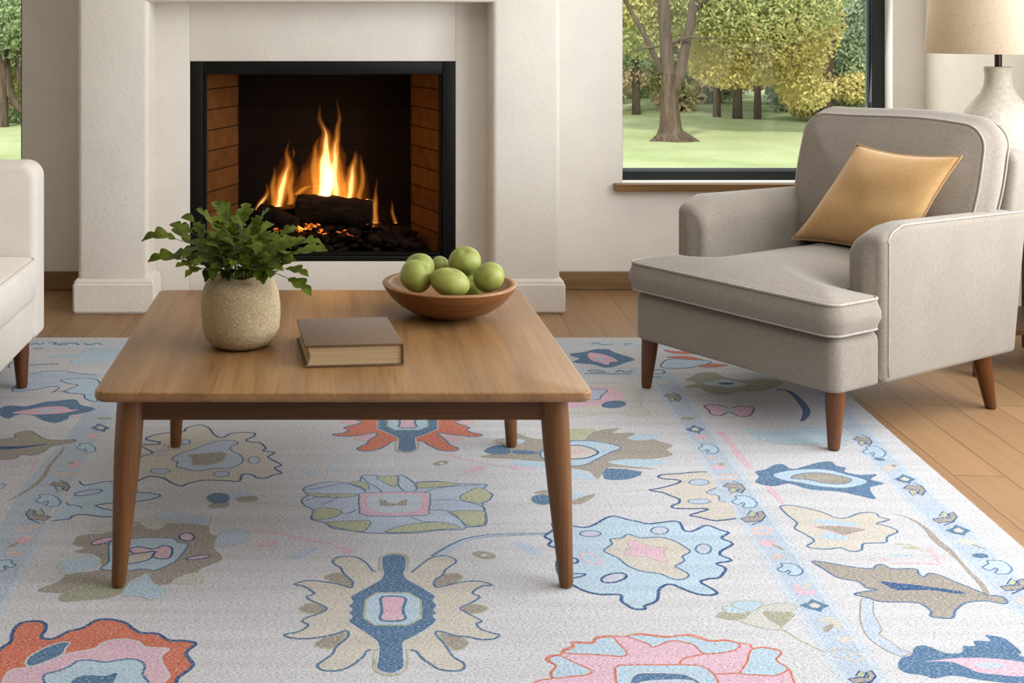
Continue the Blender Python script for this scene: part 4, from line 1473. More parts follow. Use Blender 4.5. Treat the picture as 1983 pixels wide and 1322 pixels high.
# --- taupe flower round the near left leg
S('B1', [(565, 240), (600, 200), (690, 185), (800, 178), (860, 150), (1000, 100), (1080, 95), (1150, 110), (1290, 100), (1450, 108), (1590, 118), (1605, 180), (1705, 210), (1650, 250), (1640, 300), (1685, 340), (1690, 385), (1600, 425), (1530, 452), (1480, 500), (1350, 550), (1250, 572), (1180, 562), (1100, 500), (960, 560), (850, 600), (700, 640), (560, 640), (300, 625), (330, 590), (420, 560), (480, 520), (520, 490), (700, 470), (780, 440), (760, 380), (720, 340), (570, 322), (640, 290), (560, 268)], 'tan', None, lv=1)
S('B1', [(450, 682), (480, 640), (600, 580), (750, 540), (840, 500), (980, 510), (960, 600), (850, 670), (650, 690), (500, 702)], 'gtan', None, lv=1.6)
S('B1', [(690, 160), (720, 118), (850, 103), (1000, 110), (1080, 100), (1000, 130), (860, 165)], 'P', 'green', .0022, 1.6)
S('B1', [(1060, 72), (1150, 52), (1262, 90), (1230, 142), (1150, 147), (1080, 112)], 'P', 'green', .0022, 1.6)
S('B1', [(1185, 40), (1260, 8), (1360, 8), (1470, 43), (1585, 38), (1615, 75), (1592, 118), (1470, 105), (1330, 85), (1210, 72)], 'pb', 'green', .0024, 1.8)
S('B1', [(1640, 255), (1690, 168), (1790, 145), (1885, 155), (1915, 200), (1885, 248), (1760, 268), (1660, 278)], 'pb', 'green', .0024, 1.8)
S('B1', [(445, 430), (490, 388), (640, 358), (745, 358), (770, 390), (720, 432), (620, 472), (500, 495), (455, 462)], 'lb', 'green', .0024, 1.8)
S('B1', [(940, 655), (970, 578), (1050, 530), (1120, 485), (1155, 530), (1185, 570), (1260, 610), (1245, 662), (1140, 688), (1080, 662)], 'lb', 'green', .0024, 1.8)
S('B1', [(1310, 552), (1400, 500), (1515, 478), (1555, 520), (1532, 562), (1420, 567)], 'P', 'green', .0024, 1.8)
S('B1', [(770, 442), (830, 400), (830, 330), (850, 240), (1000, 222), (1150, 213), (1320, 218), (1360, 248), (1434, 265), (1390, 340), (1340, 392), (1260, 432), (1180, 462), (1080, 452), (950, 467), (800, 457)], 'lb', 'NB', .0032, 2.4)
S('B1', [(990, 300), (1060, 283), (1170, 300), (1250, 273), (1312, 290), (1312, 340), (1282, 372), (1200, 372), (1165, 350), (1190, 320), (1100, 328), (1020, 332)], 'pink', 'navy', .0040, 3.4)
S('B1', [(920, 372), (1000, 345), (1100, 327), (1180, 320), (1150, 372), (1080, 397), (970, 412)], 'beige', 'navy', .0034, 3.6)
E('B1', 785, 238, 92, 20, 'pink', 'navy', .0036, 2.5, -14)
E('B1', 1428, 208, 58, 30, 'pink', 'navy', .0042, 2.5)
E('B1', 1514, 364, 90, 14, 'pink', 'navy', .0034, 2.5, -8)

# --- scalloped cream motif behind the near left leg
A = [(1085, 825), (1200, 820), (1218, 805), (1118, 785), (1150, 760), (1260, 735), (1400, 725), (1420, 700), (1480, 680), (1540, 673), (1600, 700), (1640, 750), (1700, 772), (1760, 740), (1860, 730), (1948, 738), (1930, 765), (1878, 790), (1930, 805), (1985, 808), (2032, 850), (2008, 870), (2098, 885), (2048, 918), (2100, 950), (2148, 980), (2098, 1005), (2154, 1040), (2090, 1055), (2030, 1080), (1960, 1075), (1930, 1055), (1852, 1050), (1830, 1102), (1740, 1100), (1560, 1095), (1440, 1120), (1390, 1140), (1320, 1120), (1250, 1080), (1150, 1065), (1090, 1085), (1050, 1102)]
S('A1', A + [(1000, 1095), (960, 1000), (1085, 915), (1165, 885), (1090, 842)], 'beige', None, lv=1)
Ln('A1', A, 'navy', .0052, 1.6)
Ln('A1', [(1050, 935), (1085, 912), (1165, 885), (1085, 840)], 'navy', .0040, 1.6)
S('A1', [(1312, 935), (1370, 895), (1480, 860), (1600, 815), (1700, 793), (1800, 798), (1814, 820), (1758, 842), (1770, 870), (1830, 900), (1858, 940), (1830, 975), (1740, 1007), (1640, 1005), (1500, 1027), (1400, 1005), (1348, 990), (1358, 955)], 'pb', 'NB', .0036, 2)
S('A1', [(1435, 900), (1560, 890), (1700, 878), (1735, 900), (1700, 950), (1600, 980), (1470, 982), (1465, 940)], 'tan', 'gl', .003, 3, sub=1)
E('A1', 1225, 1026, 75, 20, 'pb', 'NB', lv=2); E('A1', 1692, 1048, 60, 21, 'pb', 'NB', lv=2); E('A1', 1940, 943, 44, 27, 'pb', 'NB', lv=2); E('A1', 1415, 803, 38, 18, 'pb', 'NB', .0036, lv=2)
E('A1', 1235, 888, 50, 16, 'pb', 'pink', .003, lv=2)
# --- pale motif reaching out of the left band
A = [(605, 1105), (650, 1135), (760, 1112), (870, 1105), (960, 1130), (1040, 1185), (1150, 1193), (1228, 1215), (1150, 1242), (1040, 1258), (870, 1268), (735, 1287), (775, 1308), (870, 1330), (900, 1360), (860, 1374), (760, 1372), (640, 1357), (560, 1367), (520, 1392), (395, 1405)]
S('A1', A + [(500, 1300), (560, 1200)], 'lb', None, lv=1)
Ln('A1', A, 'navy', .0042, 1.6)
E('A1', 675, 1190, 108, 19, 'pb', 'navy', .0034, 2, -9)
Ln('A1', [(505, 1265), (530, 1285), (590, 1290), (630, 1305)], 'navy', .003, 1.9)
S('A1', [(1575, 1230), (1640, 1193), (1742, 1205), (1742, 1262), (1640, 1277)], 'NB', 'gl', .003, 1.2)
S('A1', [(1595, 1282), (1742, 1265), (1732, 1302), (1620, 1308)], 'tan', None, lv=1)
S('A1', [(1750, 1200), (1880, 1178), (1890, 1222), (1760, 1262)], 'pb', None, lv=1)
S('A1', [(1800, 1232), (1940, 1215), (1975, 1250), (1850, 1264)], 'tan', None, lv=1.2)
Ln('A1', [(1960, 1262), (2100, 1285), (2330, 1300)], 'gl', .0025, 1)

# --- left border motifs
S('A1', [(-60, 560), (0, 545), (70, 525), (200, 530), (330, 500), (430, 490), (570, 478), (620, 520), (724, 545), (690, 570), (600, 590), (530, 600), (520, 625), (430, 657), (330, 640), (250, 600), (140, 595), (60, 625), (0, 600)], 'NB', None, lv=1)
S('A1', [(90, 580), (220, 555), (350, 535), (490, 533), (540, 555), (605, 555), (500, 580), (350, 592), (200, 592)], 'pink', None, lv=2)
E('A1', 360, 566, 70, 14, 'pb', None, lv=3)
S('A1', [(-60, 800), (100, 770), (110, 750), (150, 728), (230, 718), (290, 750), (360, 783), (480, 790), (565, 783), (565, 803), (450, 825), (380, 842), (330, 882), (240, 907), (170, 900), (110, 932), (0, 932), (-60, 900)], 'tan', 'NB', .003, 1)
S('A1', [(-40, 840), (150, 835), (365, 818), (240, 842), (120, 856), (-40, 860)], 'navy', None, lv=2)
Ln('A1', [(490, 832), (460, 890), (390, 970), (330, 1070), (230, 1160), (60, 1255)], 'tan', [.004, .009, .010, .014, .010, .004], 1)
Ln('A1', [(-10, 955), (130, 950), (300, 955)], 'pink', .005, 1); Ln('A1', [(272, 955), (250, 1000), (222, 1062)], 'pink', .006, 1)
Ln('A1', [(40, 990), (140, 992)], 'gl', .004, 1); Ln('A1', [(60, 1050), (170, 1048)], 'gl', .004, 1)
E('A1', 0, 1140, 40, 20, 'pb', 'NB', .0025, 1)
S('A1', [(465, 330), (600, 318), (700, 320), (760, 350), (740, 490), (650, 470), (640, 440), (530, 430), (490, 415), (597, 370), (520, 357)], 'lb', 'navy', .0040, 1)
S('A1', [(230, 285), (340, 265), (480, 260), (580, 278), (740, 292), (740, 322), (480, 316), (450, 385), (395, 428), (450, 384), (370, 383), (300, 400), (200, 412), (100, 418), (95, 395), (130, 370), (290, 342), (230, 330)], 'pb', None, lv=.8)
Ln('A1', [(200, 290), (340, 265), (480, 260), (580, 278), (740, 292)], 'navy', .0040, 1.6)
Ln('A1', [(130, 368), (95, 400), (110, 418), (200, 410), (300, 400), (370, 383), (450, 384), (430, 408), (395, 428)], 'navy', .0040, 1.6)
Ln('A1', [(395, 425), (490, 412), (525, 430)], 'navy', .003, 1.7)
S('A1', [(370, 165), (480, 135), (600, 140), (650, 95), (760, 90), (900, 100), (920, 150), (780, 205), (700, 195), (600, 218), (535, 190), (600, 160)], 'lb', 'gl', .003, 1)
Ln('A1', [(80, 240), (65, 220), (100, 195)], 'navy', .004, 1); Ln('A1', [(225, 216), (330, 210), (445, 209)], 'navy', .007, 1)
for P in ([(240, 60), (270, 48), (300, 58), (340, 48)], [(250, 90), (330, 88)], [(370, 46), (430, 42), (410, 60), (500, 48), (580, 50), (600, 62)], [(440, 62), (520, 60)], [(640, 50), (690, 62), (740, 48), (780, 60)]):
    Ln('A1', P, 'NB', .009, 1, 2)
Ln('A1', [(800, 86), (920, 82)], 'pink', .008, 1)

# --- stems and small marks in the field
Ln('B1', [(1905, 165), (1975, 160), (2110, 175), (2260, 208), (2400, 238), (2540, 258)], 'pink', .0085, 1)
S('B2', [(590, 285), (640, 285), (735, 305), (705, 338), (655, 332)], 'pink', None, lv=1)
E('B2', 75, 262, 78, 24, 'pink', None, lv=.8, rot=-8); E('B2', 65, 262, 30, 9, 'W', None, lv=1.2)
E('B2', 345, 335, 120, 26, 'pb', None, lv=.6, rot=-22)
E('B2', 1728, 345, 92, 28, 'tan', None, lv=.8, rot=8); E('B2', 1725, 347, 26, 11, 'W', None, lv=1.2)
Ln('B2', [(1350, 362), (1420, 318), (1500, 268), (1600, 225), (1750, 198), (1973, 188), (2220, 180)], 'NB', [.026, .024, .020, .016, .014, .012, .009], 1)
Ln('B2', [(1362, 364), (1425, 322), (1505, 272), (1602, 228), (1750, 200), (1973, 189), (2220, 180)], 'pb', [.019, .017, .014, .010, .008, .006, .004], 1.4)
E('B3', 95, 300, 125, 28, 'pb', None, lv=.6, rot=24)
E('A2', 575, 1010, 60, 16, 'lb', None, lv=.6); E('A2', 380, 1035, 50, 20, 'pb', None, lv=.5, rot=20)
E('A2', 1395, 965, 62, 17, 'tan', None, lv=.6, rot=-8); E('A2', 1400, 967, 20, 8, 'W', None, lv=.9)
S('A2', [(1565, 1040), (1620, 1005), (1680, 985), (1735, 1000), (1670, 1028)], 'pink', None, lv=.8)
Ln('A2', [(1455, 900), (1560, 930), (1700, 960), (1830, 985), (2010, 1005), (2130, 1010)], 'pink', [.016, .010, .008, .008, .008, .006], .8)

# --- taupe flower by the far right leg
S('A3', [(-280, 915), (-150, 890), (-60, 860), (-170, 790), (-80, 770), (0, 738), (100, 770), (200, 780), (400, 760), (500, 790), (600, 722), (790, 697), (740, 735), (905, 735), (855, 780), (1000, 770), (1100, 800), (1195, 830), (1150, 862), (1195, 902), (1100, 925), (950, 940), (800, 975), (1085, 1010), (900, 1005), (700, 1000), (620, 1092), (560, 1030), (400, 1000), (200, 960), (0, 935), (-200, 925)], 'tan', None, lv=1)
S('A3', [(390, 710), (500, 700), (610, 705), (540, 760), (480, 785), (395, 782)], 'green', None, lv=1.5)
S('A3', [(845, 772), (960, 740), (1110, 760), (1050, 782), (930, 792)], 'lb', None, lv=1.5); S('A3', [(700, 957), (850, 933), (1050, 940), (1165, 960), (1000, 992), (850, 987)], 'lb', None, lv=1.5)
S('A3', [(-20, 945), (210, 955), (300, 985), (210, 1003), (0, 982)], 'lb', None, lv=1.5); S('A3', [(405, 1018), (520, 1035), (612, 1082), (500, 1088), (420, 1072)], 'lb', None, lv=1.5)
S('A3', [(0, 780), (60, 790), (40, 815), (-20, 815)], 'lb', None, lv=1.5)
S('A3', [(190, 880), (270, 830), (400, 800), (520, 795), (650, 805), (798, 845), (720, 882), (620, 932), (540, 972), (450, 987), (300, 970), (200, 925)], 'lb', 'NB', .004, 2)
S('A3', [(290, 880), (340, 850), (400, 833), (480, 830), (570, 850), (624, 885), (560, 920), (480, 932), (380, 930), (310, 910)], 'beige', 'navy', .0055, 3)
E('A3', 465, 885, 66, 13, 'pink', None, lv=4)
S('A3', [(690, 1005), (960, 1030), (900, 1077), (800, 1092), (672, 1085)], 'NB', None, lv=1.8, sub=2)
S('A2', [(1725, 872), (1780, 840), (1850, 828), (1912, 850), (1920, 888), (1800, 897)], 'NB', None, lv=1.8)
S('A3', [(-20, 868), (80, 870), (192, 887), (100, 897), (-20, 892)], 'NB', None, lv=1.8)
S('A3', [(120, 1222), (200, 1203), (262, 1220), (290, 1250), (262, 1272), (200, 1283), (125, 1262)], 'NB', 'gl', .003, 1.3)
S('A3', [(130, 1192), (230, 1168), (280, 1195), (200, 1202)], 'tan', None, lv=1); S('A3', [(400, 1270), (480, 1230), (592, 1200), (590, 1222), (500, 1275)], 'tan', None, lv=1)
S('A3', [(400, 1195), (560, 1188), (500, 1232), (410, 1238)], 'lb', None, lv=.9)
Ln('A3', [(590, 1200), (760, 1188), (1015, 1168)], 'gl', .0025, 1)
S('A3', [(-40, 1000), (120, 1005), (100, 1015), (-30, 1012)], 'pink', None, lv=1)

# --- far right: motifs behind and under the armchair
S('A3', [(410, 130), (470, 122), (520, 115), (600, 95), (700, 95), (752, 120), (850, 150), (905, 175), (840, 195), (760, 225), (680, 235), (590, 213), (500, 205), (430, 192), (482, 165), (425, 150)], 'NB', None, lv=1)
S('A3', [(545, 140), (575, 120), (700, 145), (775, 185), (715, 195), (700, 215), (630, 195), (575, 180)], 'pink', None, lv=2); E('A3', 645, 168, 38, 13, 'pb', None, lv=3)
for P in ([(545, 262), (600, 252), (690, 272), (560, 270)], [(760, 270), (800, 255), (830, 272), (890, 258)], [(520, 282), (880, 282)], [(1020, 262), (1080, 252), (1130, 262), (1120, 280), (1060, 282)], [(1040, 305), (1105, 308)], [(570, 55), (620, 45), (660, 62), (740, 55)], [(820, 58), (880, 50)]):
    Ln('A3', P, 'NB', .007, 1, 2)
for P in ([(600, 262), (660, 262)], [(770, 266), (830, 264)], [(600, 58), (700, 60)]):
    Ln('A3', P, 'green', .010, .9, 2)
Ln('A3', [(410, 55), (520, 60)], 'pink', .006, 1)
S('A3', [(1110, 205), (1180, 170), (1400, 178), (1490, 195), (1380, 225), (1250, 242), (1120, 235)], 'lb', 'navy', .004, 1)
for P in ([(1125, 98), (1220, 112), (1330, 110), (1400, 130), (1200, 125)], [(1150, 155), (1300, 148), (1430, 178), (1280, 172)], [(1385, 222), (1500, 206), (1620, 218), (1480, 232)]):
    S('A3', P, 'orange', 'navy', .0025, 1.8)
S('A3', [(1285, 330), (1350, 300), (1400, 275), (1520, 273), (1600, 310), (1750, 330), (1900, 318), (2040, 350), (1900, 412), (1700, 420), (1600, 442), (1480, 430), (1400, 392), (1290, 382), (1380, 350)], 'gtan', None, lv=1)
S('A3', [(1425, 355), (1520, 335), (1620, 328), (1760, 365), (1650, 387), (1520, 377)], 'bandl', None, lv=2); E('A3', 1605, 358, 62, 8, 'navy', None, lv=3)
S('A3', [(1438, 525), (1540, 520), (1630, 545), (1700, 530), (1800, 538), (1814, 560), (1780, 603), (1700, 607), (1630, 575), (1560, 602), (1490, 592), (1470, 560)], 'pink', 'navy', .0042, 1); E('A3', 1632, 558, 60, 15, 'pb', None, lv=1.9)
S('A3', [(470, 380), (640, 343), (800, 360), (900, 380), (965, 460), (950, 510), (1015, 570), (990, 602), (880, 603), (780, 580), (640, 592), (450, 612), (340, 580), (400, 420)], 'P', 'gl', .003, 1)
S('A3', [(560, 380), (680, 383), (780, 410), (825, 460), (720, 500), (640, 522), (380, 545), (340, 520), (420, 470), (520, 440)], 'pink', None, lv=2)
S('A3', [(520, 395), (600, 400), (694, 408), (650, 450), (640, 472), (580, 482), (480, 450)], 'pb', 'NB', .0036, 3)
E('A3', 745, 517, 92, 27, 'NB', 'navy', .002, lv=3, rot=-4)
S('A4', [(-160, 700), (0, 720), (150, 700), (350, 688), (480, 720), (600, 760), (625, 800), (480, 812), (260, 822), (100, 810), (-60, 790)], 'lb', None, lv=.8)
Ln('A4', [(0, 795), (100, 815), (260, 825), (480, 815), (620, 830)], 'gl', .003, 1.2)
Ln('A4', [(80, 402), (160, 410), (230, 455), (300, 540), (310, 590), (275, 645)], 'navy', [.010, .013, .020, .024, .022, .010], 1)
S('A4', [(420, 430), (560, 410), (680, 440), (640, 470), (500, 470)], 'pb', 'NB', .0025, .8)
Ln('A3', [(1555, 725), (1650, 830), (1720, 930), (1800, 1010)], 'pink', [.022, .014, .024, .008], 1)
Ln('A4', [(0, 1125), (50, 1180), (100, 1235), (140, 1292)], 'pink', [.010, .022, .014, .004], 1)
S('A4', [(-80, 1030), (0, 1012), (60, 980), (130, 973), (200, 1010), (300, 988), (400, 960), (500, 953), (540, 985), (615, 1000), (600, 1030), (720, 1055), (855, 1050), (800, 1090), (905, 1120), (800, 1150), (815, 1200), (840, 1240), (700, 1212), (560, 1182), (330, 1165), (180, 1120), (60, 1142), (-80, 1112), (-50, 1070)], 'NB', None, lv=1, sub=3)
S('A4', [(60, 1052), (220, 1018), (440, 1013), (600, 1050), (775, 1105), (620, 1152), (420, 1142), (250, 1112), (130, 1092)], 'lb', None, lv=2)
S('A4', [(190, 1080), (260, 1048), (400, 1038), (560, 1060), (655, 1090), (600, 1122), (480, 1122), (320, 1092)], 'tan', 'NB', .0032, 3)
E('A4', 430, 1082, 90, 18, 'gtan', None, lv=4)

# --- cream leaf flower between the two bands
S('B4', [(115, -28), (200, -34), (350, -4), (450, 25), (530, 60), (620, 60), (720, 25), (830, 23), (870, 55), (942, 75), (848, 105), (930, 125), (1008, 165), (930, 205), (920, 247), (850, 252), (745, 260), (730, 307), (650, 317), (570, 290), (450, 300), (315, 280), (370, 235), (290, 180), (220, 140), (240, 100), (180, 50), (130, 5)], 'beige', 'NB', .0042, 1)
S('B4', [(345, 70), (500, 80), (705, 105), (660, 127), (430, 112)], 'lb', None, lv=2); S('B4', [(365, 130), (550, 122), (765, 150), (690, 172), (600, 195), (500, 162)], 'tan', 'pink', .004, 2); S('B4', [(410, 200), (480, 168), (560, 193), (645, 217), (560, 232), (430, 217)], 'lb', None, lv=2.2)
Ln('B4', [(970, 35), (1060, 50), (1150, 90), (1230, 150), (1310, 240), (1400, 310), (1480, 390), (1560, 480), (1640, 560), (1690, 640)], 'tan', [.002, .006, .008, .012, .020, .016, .009, .009, .012, .012], 1)
# taupe leaf with the navy slit
S('B4', [(355, 393), (480, 405), (620, 430), (800, 450), (850, 420), (900, 420), (970, 450), (1140, 450), (1170, 490), (1210, 512), (1250, 485), (1330, 500), (1450, 550), (1600, 610), (1700, 650), (1800, 660), (1848, 700), (1810, 717), (1680, 695), (1530, 710), (1450, 770), (1430, 822), (1350, 827), (1258, 810), (1265, 775), (1190, 720), (1100, 705), (880, 700), (780, 670), (675, 645), (750, 625), (855, 610), (770, 595), (700, 545), (560, 520), (440, 450)], 'tan', 'NB', .0040, 1)
S('B4', [(865, 545), (1000, 560), (1200, 580), (1525, 630), (1450, 640), (1250, 612), (1010, 614), (930, 580)], 'navy', None, lv=2, sub=2)
S('B4', [(735, 680), (722, 760), (728, 870), (790, 980), (900, 1060), (1030, 1117), (1110, 1090), (1040, 1070), (960, 1010), (865, 950), (885, 912), (822, 780), (818, 690)], 'pb', 'tan', .0028, .8)
# navy leaf at the near right corner
S('B4', [(1010, 1200), (1035, 1130), (1110, 1110), (1140, 1048), (1230, 1038), (1380, 1095), (1500, 1087), (1508, 1040), (1600, 1040), (1590, 1000), (1720, 1000), (1675, 958), (1800, 973), (1880, 1020), (1955, 1090), (1935, 1112), (2100, 1150), (2200, 1250), (2100, 1330), (1900, 1327), (1650, 1300), (1430, 1265), (1290, 1287), (1200, 1262), (1080, 1247)], 'NB', None, lv=1, sub=3)
S('B4', [(1215, 1157), (1300, 1150), (1450, 1133), (1700, 1133), (1973, 1165), (2060, 1200), (1973, 1272), (1750, 1257), (1620, 1240), (1500, 1190), (1400, 1160)], 'pink', None, lv=2); S('B4', [(1590, 1185), (1700, 1168), (1835, 1185), (1780, 1212), (1660, 1207)], 'pb', None, lv=3)

# --- scalloped light blue flower by the near right leg
A = [(275, 105), (350, 120), (440, 126), (520, 135), (600, 112), (680, 65), (740, 48), (800, 60), (850, 75), (930, 90), (1000, 107), (1100, 98), (1200, 86), (1252, 100), (1275, 150), (1320, 167), (1380, 150), (1440, 120), (1500, 130), (1560, 155), (1624, 175), (1567, 215), (1655, 260), (1570, 310), (1558, 345), (1646, 387), (1526, 410), (1600, 448), (1550, 517), (1480, 525), (1406, 550), (1490, 600), (1534, 635), (1480, 652), (1380, 642), (1270, 602), (1200, 572), (1140, 573), (1090, 610), (1080, 680), (1040, 712), (980, 735), (985, 757), (900, 757), (830, 717), (800, 690), (795, 648), (640, 646), (530, 622), (440, 580), (380, 545), (325, 490), (310, 400), (340, 330), (305, 292), (245, 270), (268, 235), (217, 200), (287, 150)]
S('B3', A, 'lb', 'navy', .0056, 1.9, sub=3)
S('B3', [(668, 310), (730, 262), (718, 225), (800, 217), (850, 188), (900, 200), (960, 215), (1100, 210), (1210, 240), (1280, 280), (1328, 320), (1268, 355), (1284, 390), (1216, 432), (1270, 462), (1318, 500), (1270, 532), (1190, 527), (1100, 490), (960, 470), (850, 427), (780, 370), (720, 342)], 'beige', 'NB', .0040, 2.6)
S('B3', [(845, 245), (900, 237), (980, 260), (1080, 288), (1150, 288), (1120, 330), (1158, 385), (1130, 403), (1060, 387), (1000, 357), (830, 347), (840, 310), (872, 290)], 'pink', 'gl', .0028, 3.6, sub=2)
E('B3', 565, 182, 80, 24, 'lav', 'NB', .0034, 2.8); E('B3', 1095, 158, 66, 28, 'lav', 'NB', .0036, 2.8); E('B3', 1430, 300, 60, 38, 'lav', 'NB', .0038, 2.8); E('B3', 745, 520, 98, 34, 'lav', 'navy', .0048, 2.8, -10)
E('B3', 570, 374, 85, 36, 'lb', 'pink', .006, 2.8, 22); E('B3', 440, 390, 30, 20, 'pb', 'navy', .005, 2.8)
Ln('B3', [(430, 488), (525, 490), (500, 508), (430, 522)], 'navy', .004, 2.8)

# --- scalloped cream motif reaching out of the right band
A = [(1455, 1032), (1370, 1033), (1250, 1045), (1120, 1052), (1083, 1070), (1130, 1085), (1210, 1090), (1256, 1103), (1200, 1130), (1080, 1160), (1018, 1172), (1120, 1190), (1180, 1215), (1244, 1240), (1240, 1270), (1188, 1292), (1205, 1308), (1300, 1313), (1448, 1312), (1450, 1324), (1370, 1348), (1328, 1365), (1400, 1378), (1500, 1402), (1590, 1400), (1680, 1387)]
S('A3', A + [(1650, 1290), (1590, 1260), (1545, 1250), (1545, 1215), (1450, 1192), (1530, 1150), (1490, 1060)], 'beige', None, lv=1)
Ln('A3', A, 'navy', .0052, 1.9)
Ln('A3', [(1535, 1150), (1450, 1192), (1545, 1215), (1550, 1250), (1600, 1262)], 'NB', .003, 1.9)
S('A3', [(1450, 1190), (1530, 1150), (1600, 1180), (1640, 1265), (1550, 1250), (1545, 1215)], 'band', None, lv=1.4)
E('A3', 1395, 1112, 76, 22, 'pb', 'NB', lv=2); E('A3', 1397, 1258, 86, 18, 'pb', 'NB', lv=2)

# --- pink and blue flower at the bottom edge
S('B3', [(130, 1330), (200, 1298), (268, 1290), (262, 1240), (303, 1190), (226, 1145), (260, 1113), (340, 1105), (357, 1070), (430, 1040), (428, 1008), (572, 1010), (610, 975), (720, 962), (830, 968), (940, 946), (1150, 968), (1300, 953), (1400, 968), (1480, 1000), (1600, 993), (1700, 1018), (1785, 1028), (1805, 1058), (1900, 1050), (2025, 1085), (1985, 1150), (2085, 1220), (2115, 1300), (2160, 1400), (2100, 1500), (1800, 1590), (1300, 1610), (700, 1600), (300, 1550), (90, 1450)], 'pink', 'orange', .0042, 1)
for P in ([(365, 1080), (440, 1050), (438, 1020), (580, 1020), (620, 983), (733, 973), (770, 1010), (820, 1060), (846, 1100), (800, 1120), (600, 1105), (400, 1097)], [(246, 1140), (300, 1116), (350, 1120), (450, 1170), (570, 1225), (540, 1260), (420, 1272), (288, 1284), (268, 1240), (305, 1195)], [(850, 965), (950, 955), (1150, 975), (1300, 960), (1480, 1005), (1600, 1000), (1706, 1030), (1650, 1078), (1440, 1098), (1350, 1030), (1190, 1000), (1055, 1048), (1000, 1020)], [(1795, 1070), (1900, 1055), (2022, 1088), (1985, 1150), (2075, 1212), (1990, 1264), (1850, 1262), (1715, 1248), (1760, 1170)]):
    S('B3', P, 'lb', 'orange', .0040, 2)
Ln('B3', [(1440, 1100), (1300, 1130), (1258, 1152), (1248, 1185)], 'orange', .0040, 2.6); Ln('B3', [(1515, 1255), (1715, 1248)], 'orange', .004, 2.6)
S('B3', [(785, 1188), (1100, 1186), (1390, 1188), (1500, 1250), (1545, 1330), (1540, 1450), (780, 1450), (765, 1322), (757, 1240)], 'lb', 'orange', .0042, 3, sub=2)
S('B3', [(870, 1310), (900, 1265), (980, 1245), (1250, 1252), (1330, 1275), (1420, 1330), (1400, 1410), (870, 1410)], 'NB', 'W', .004, 4, sub=2)
S('B3', [(960, 1312), (1330, 1300), (1340, 1380), (950, 1380)], 'lav', None, lv=5)
# --- little pale tulip right of it
S('B3', [(1690, 842), (1770, 790), (1850, 748), (1973, 715), (2126, 725), (2132, 762), (2045, 800), (2025, 905), (1900, 907)], 'P', 'gl', .003, 1)
S('B3', [(1880, 782), (2000, 776), (2125, 790), (2100, 832), (2030, 885), (1950, 852)], 'gtan', None, lv=1.8); S('B3', [(1525, 812), (1570, 778), (1700, 793), (1785, 788), (1740, 832), (1650, 842), (1560, 827)], 'gtan', None, lv=1.8)
S('B3', [(1645, 732), (1690, 698), (1780, 693), (1888, 710), (1830, 762), (1780, 778)], 'lb', 'gl', .0026, 2.2); S('B3', [(1572, 746), (1650, 738), (1765, 782), (1700, 790), (1620, 787)], 'lb', 'gl', .0026, 2.6)
Ln('B4', [(100, 890), (150, 925), (250, 990), (350, 1040), (455, 1090)], 'gl', .004, 1)

# --- small repeating marks along the bands
def chevron(T, cx, cy, k=1.0, fy=1, fx=1):
    f = lambda pts: [(cx + x * k * fx, cy + y * k * fy) for x, y in pts]
    S(T, f([(-80, -5), (-45, -30), (50, -20), (75, 10), (50, 42), (20, 30), (32, 5), (-40, 2)]), 'tan', 'navy', .0030, 1.2, sub=1)
    S(T, f([(-40, 12), (5, 2), (20, 22), (-15, 44)]), 'green', 'navy', .0026, 1.2, sub=1)
    Ln(T, f([(-10, -46), (58, -18)]), 'navy', .0030, 1.8, 1)
def hand(T, cx, cy, k=1.0, fx=1):
    f = lambda pts: [(cx + x * k * fx, cy + y * k) for x, y in pts]
    S(T, f([(-100, -5), (-60, -25), (-70, -45), (20, -45), (75, -15), (95, 15), (70, 40), (20, 45), (-20, 35), (0, 18), (-12, 2), (-40, 18), (-75, 14)]), 'lb', 'NB', .0030, 1.2, sub=2)
def diamond(T, cx, cy, k=1.0):
    f = lambda pts: [(cx + x * k, cy + y * k) for x, y in pts]
    S(T, f([(-110, 0), (-50, -18), (-20, -45), (30, -25), (110, 5), (60, 25), (50, 50), (0, 35), (-50, 25)]), 'NB', None, lv=1.2, sub=1)
    S(T, f([(-45, -2), (0, -20), (48, 4), (25, 22), (-20, 16)]), 'beige', None, lv=1.9, sub=1)
E('A1', 715, 755, 58, 18, 'pink', None, lv=1.2, rot=-6); hand('A1', 660, 850, .75); E('A1', 570, 975, 62, 24, 'pink', None, lv=1.2, rot=-14); E('A1', 545, 962, 24, 8, 'gtan', None, lv=1.8); E('A1', 510, 1050, 90, 16, 'peach', None, lv=1.2)
diamond('A1', 765, 693, .72); E('A1', 800, 625, 60, 9, 'gtan', None, lv=1.2)
chevron('A1', 460, 1138, 1.0); hand('A1', 370, 1252, 1.0)
chevron('B1', 290, 45, 1.25, -1, -1); E('B1', 210, 140, 95, 26, 'peach', None, lv=1.2, rot=-10); E('B1', 215, 142, 40, 10, 'band', None, lv=1.8); E('B1', 175, 232, 78, 30, 'pink', None, lv=1.2, rot=-12); E('B1', 100, 270, 50, 12, 'gtan', None, lv=1.8, rot=-22); E('B1', 108, 333, 58, 20, 'peach', None, lv=1.2)
hand('B1', 30, 425, .9, -1)
E('A3', 1110, 350, 42, 14, 'beige', None, lv=1.2); chevron('A3', 1195, 460, .85); E('A3', 1310, 625, 55, 14, 'gtan', None, lv=1.2); diamond('A3', 1365, 705, .72); E('A3', 1412, 766, 58, 18, 'pink', None, lv=1.2); hand('A3', 1470, 857, .80); E('A3', 1490, 922, 42, 10, 'peach', None, lv=1.2); E('A3', 1545, 995, 62, 18, 'pink', None, lv=1.2, rot=8); E('A3', 1565, 972, 26, 12, 'gtan', None, lv=1.8)
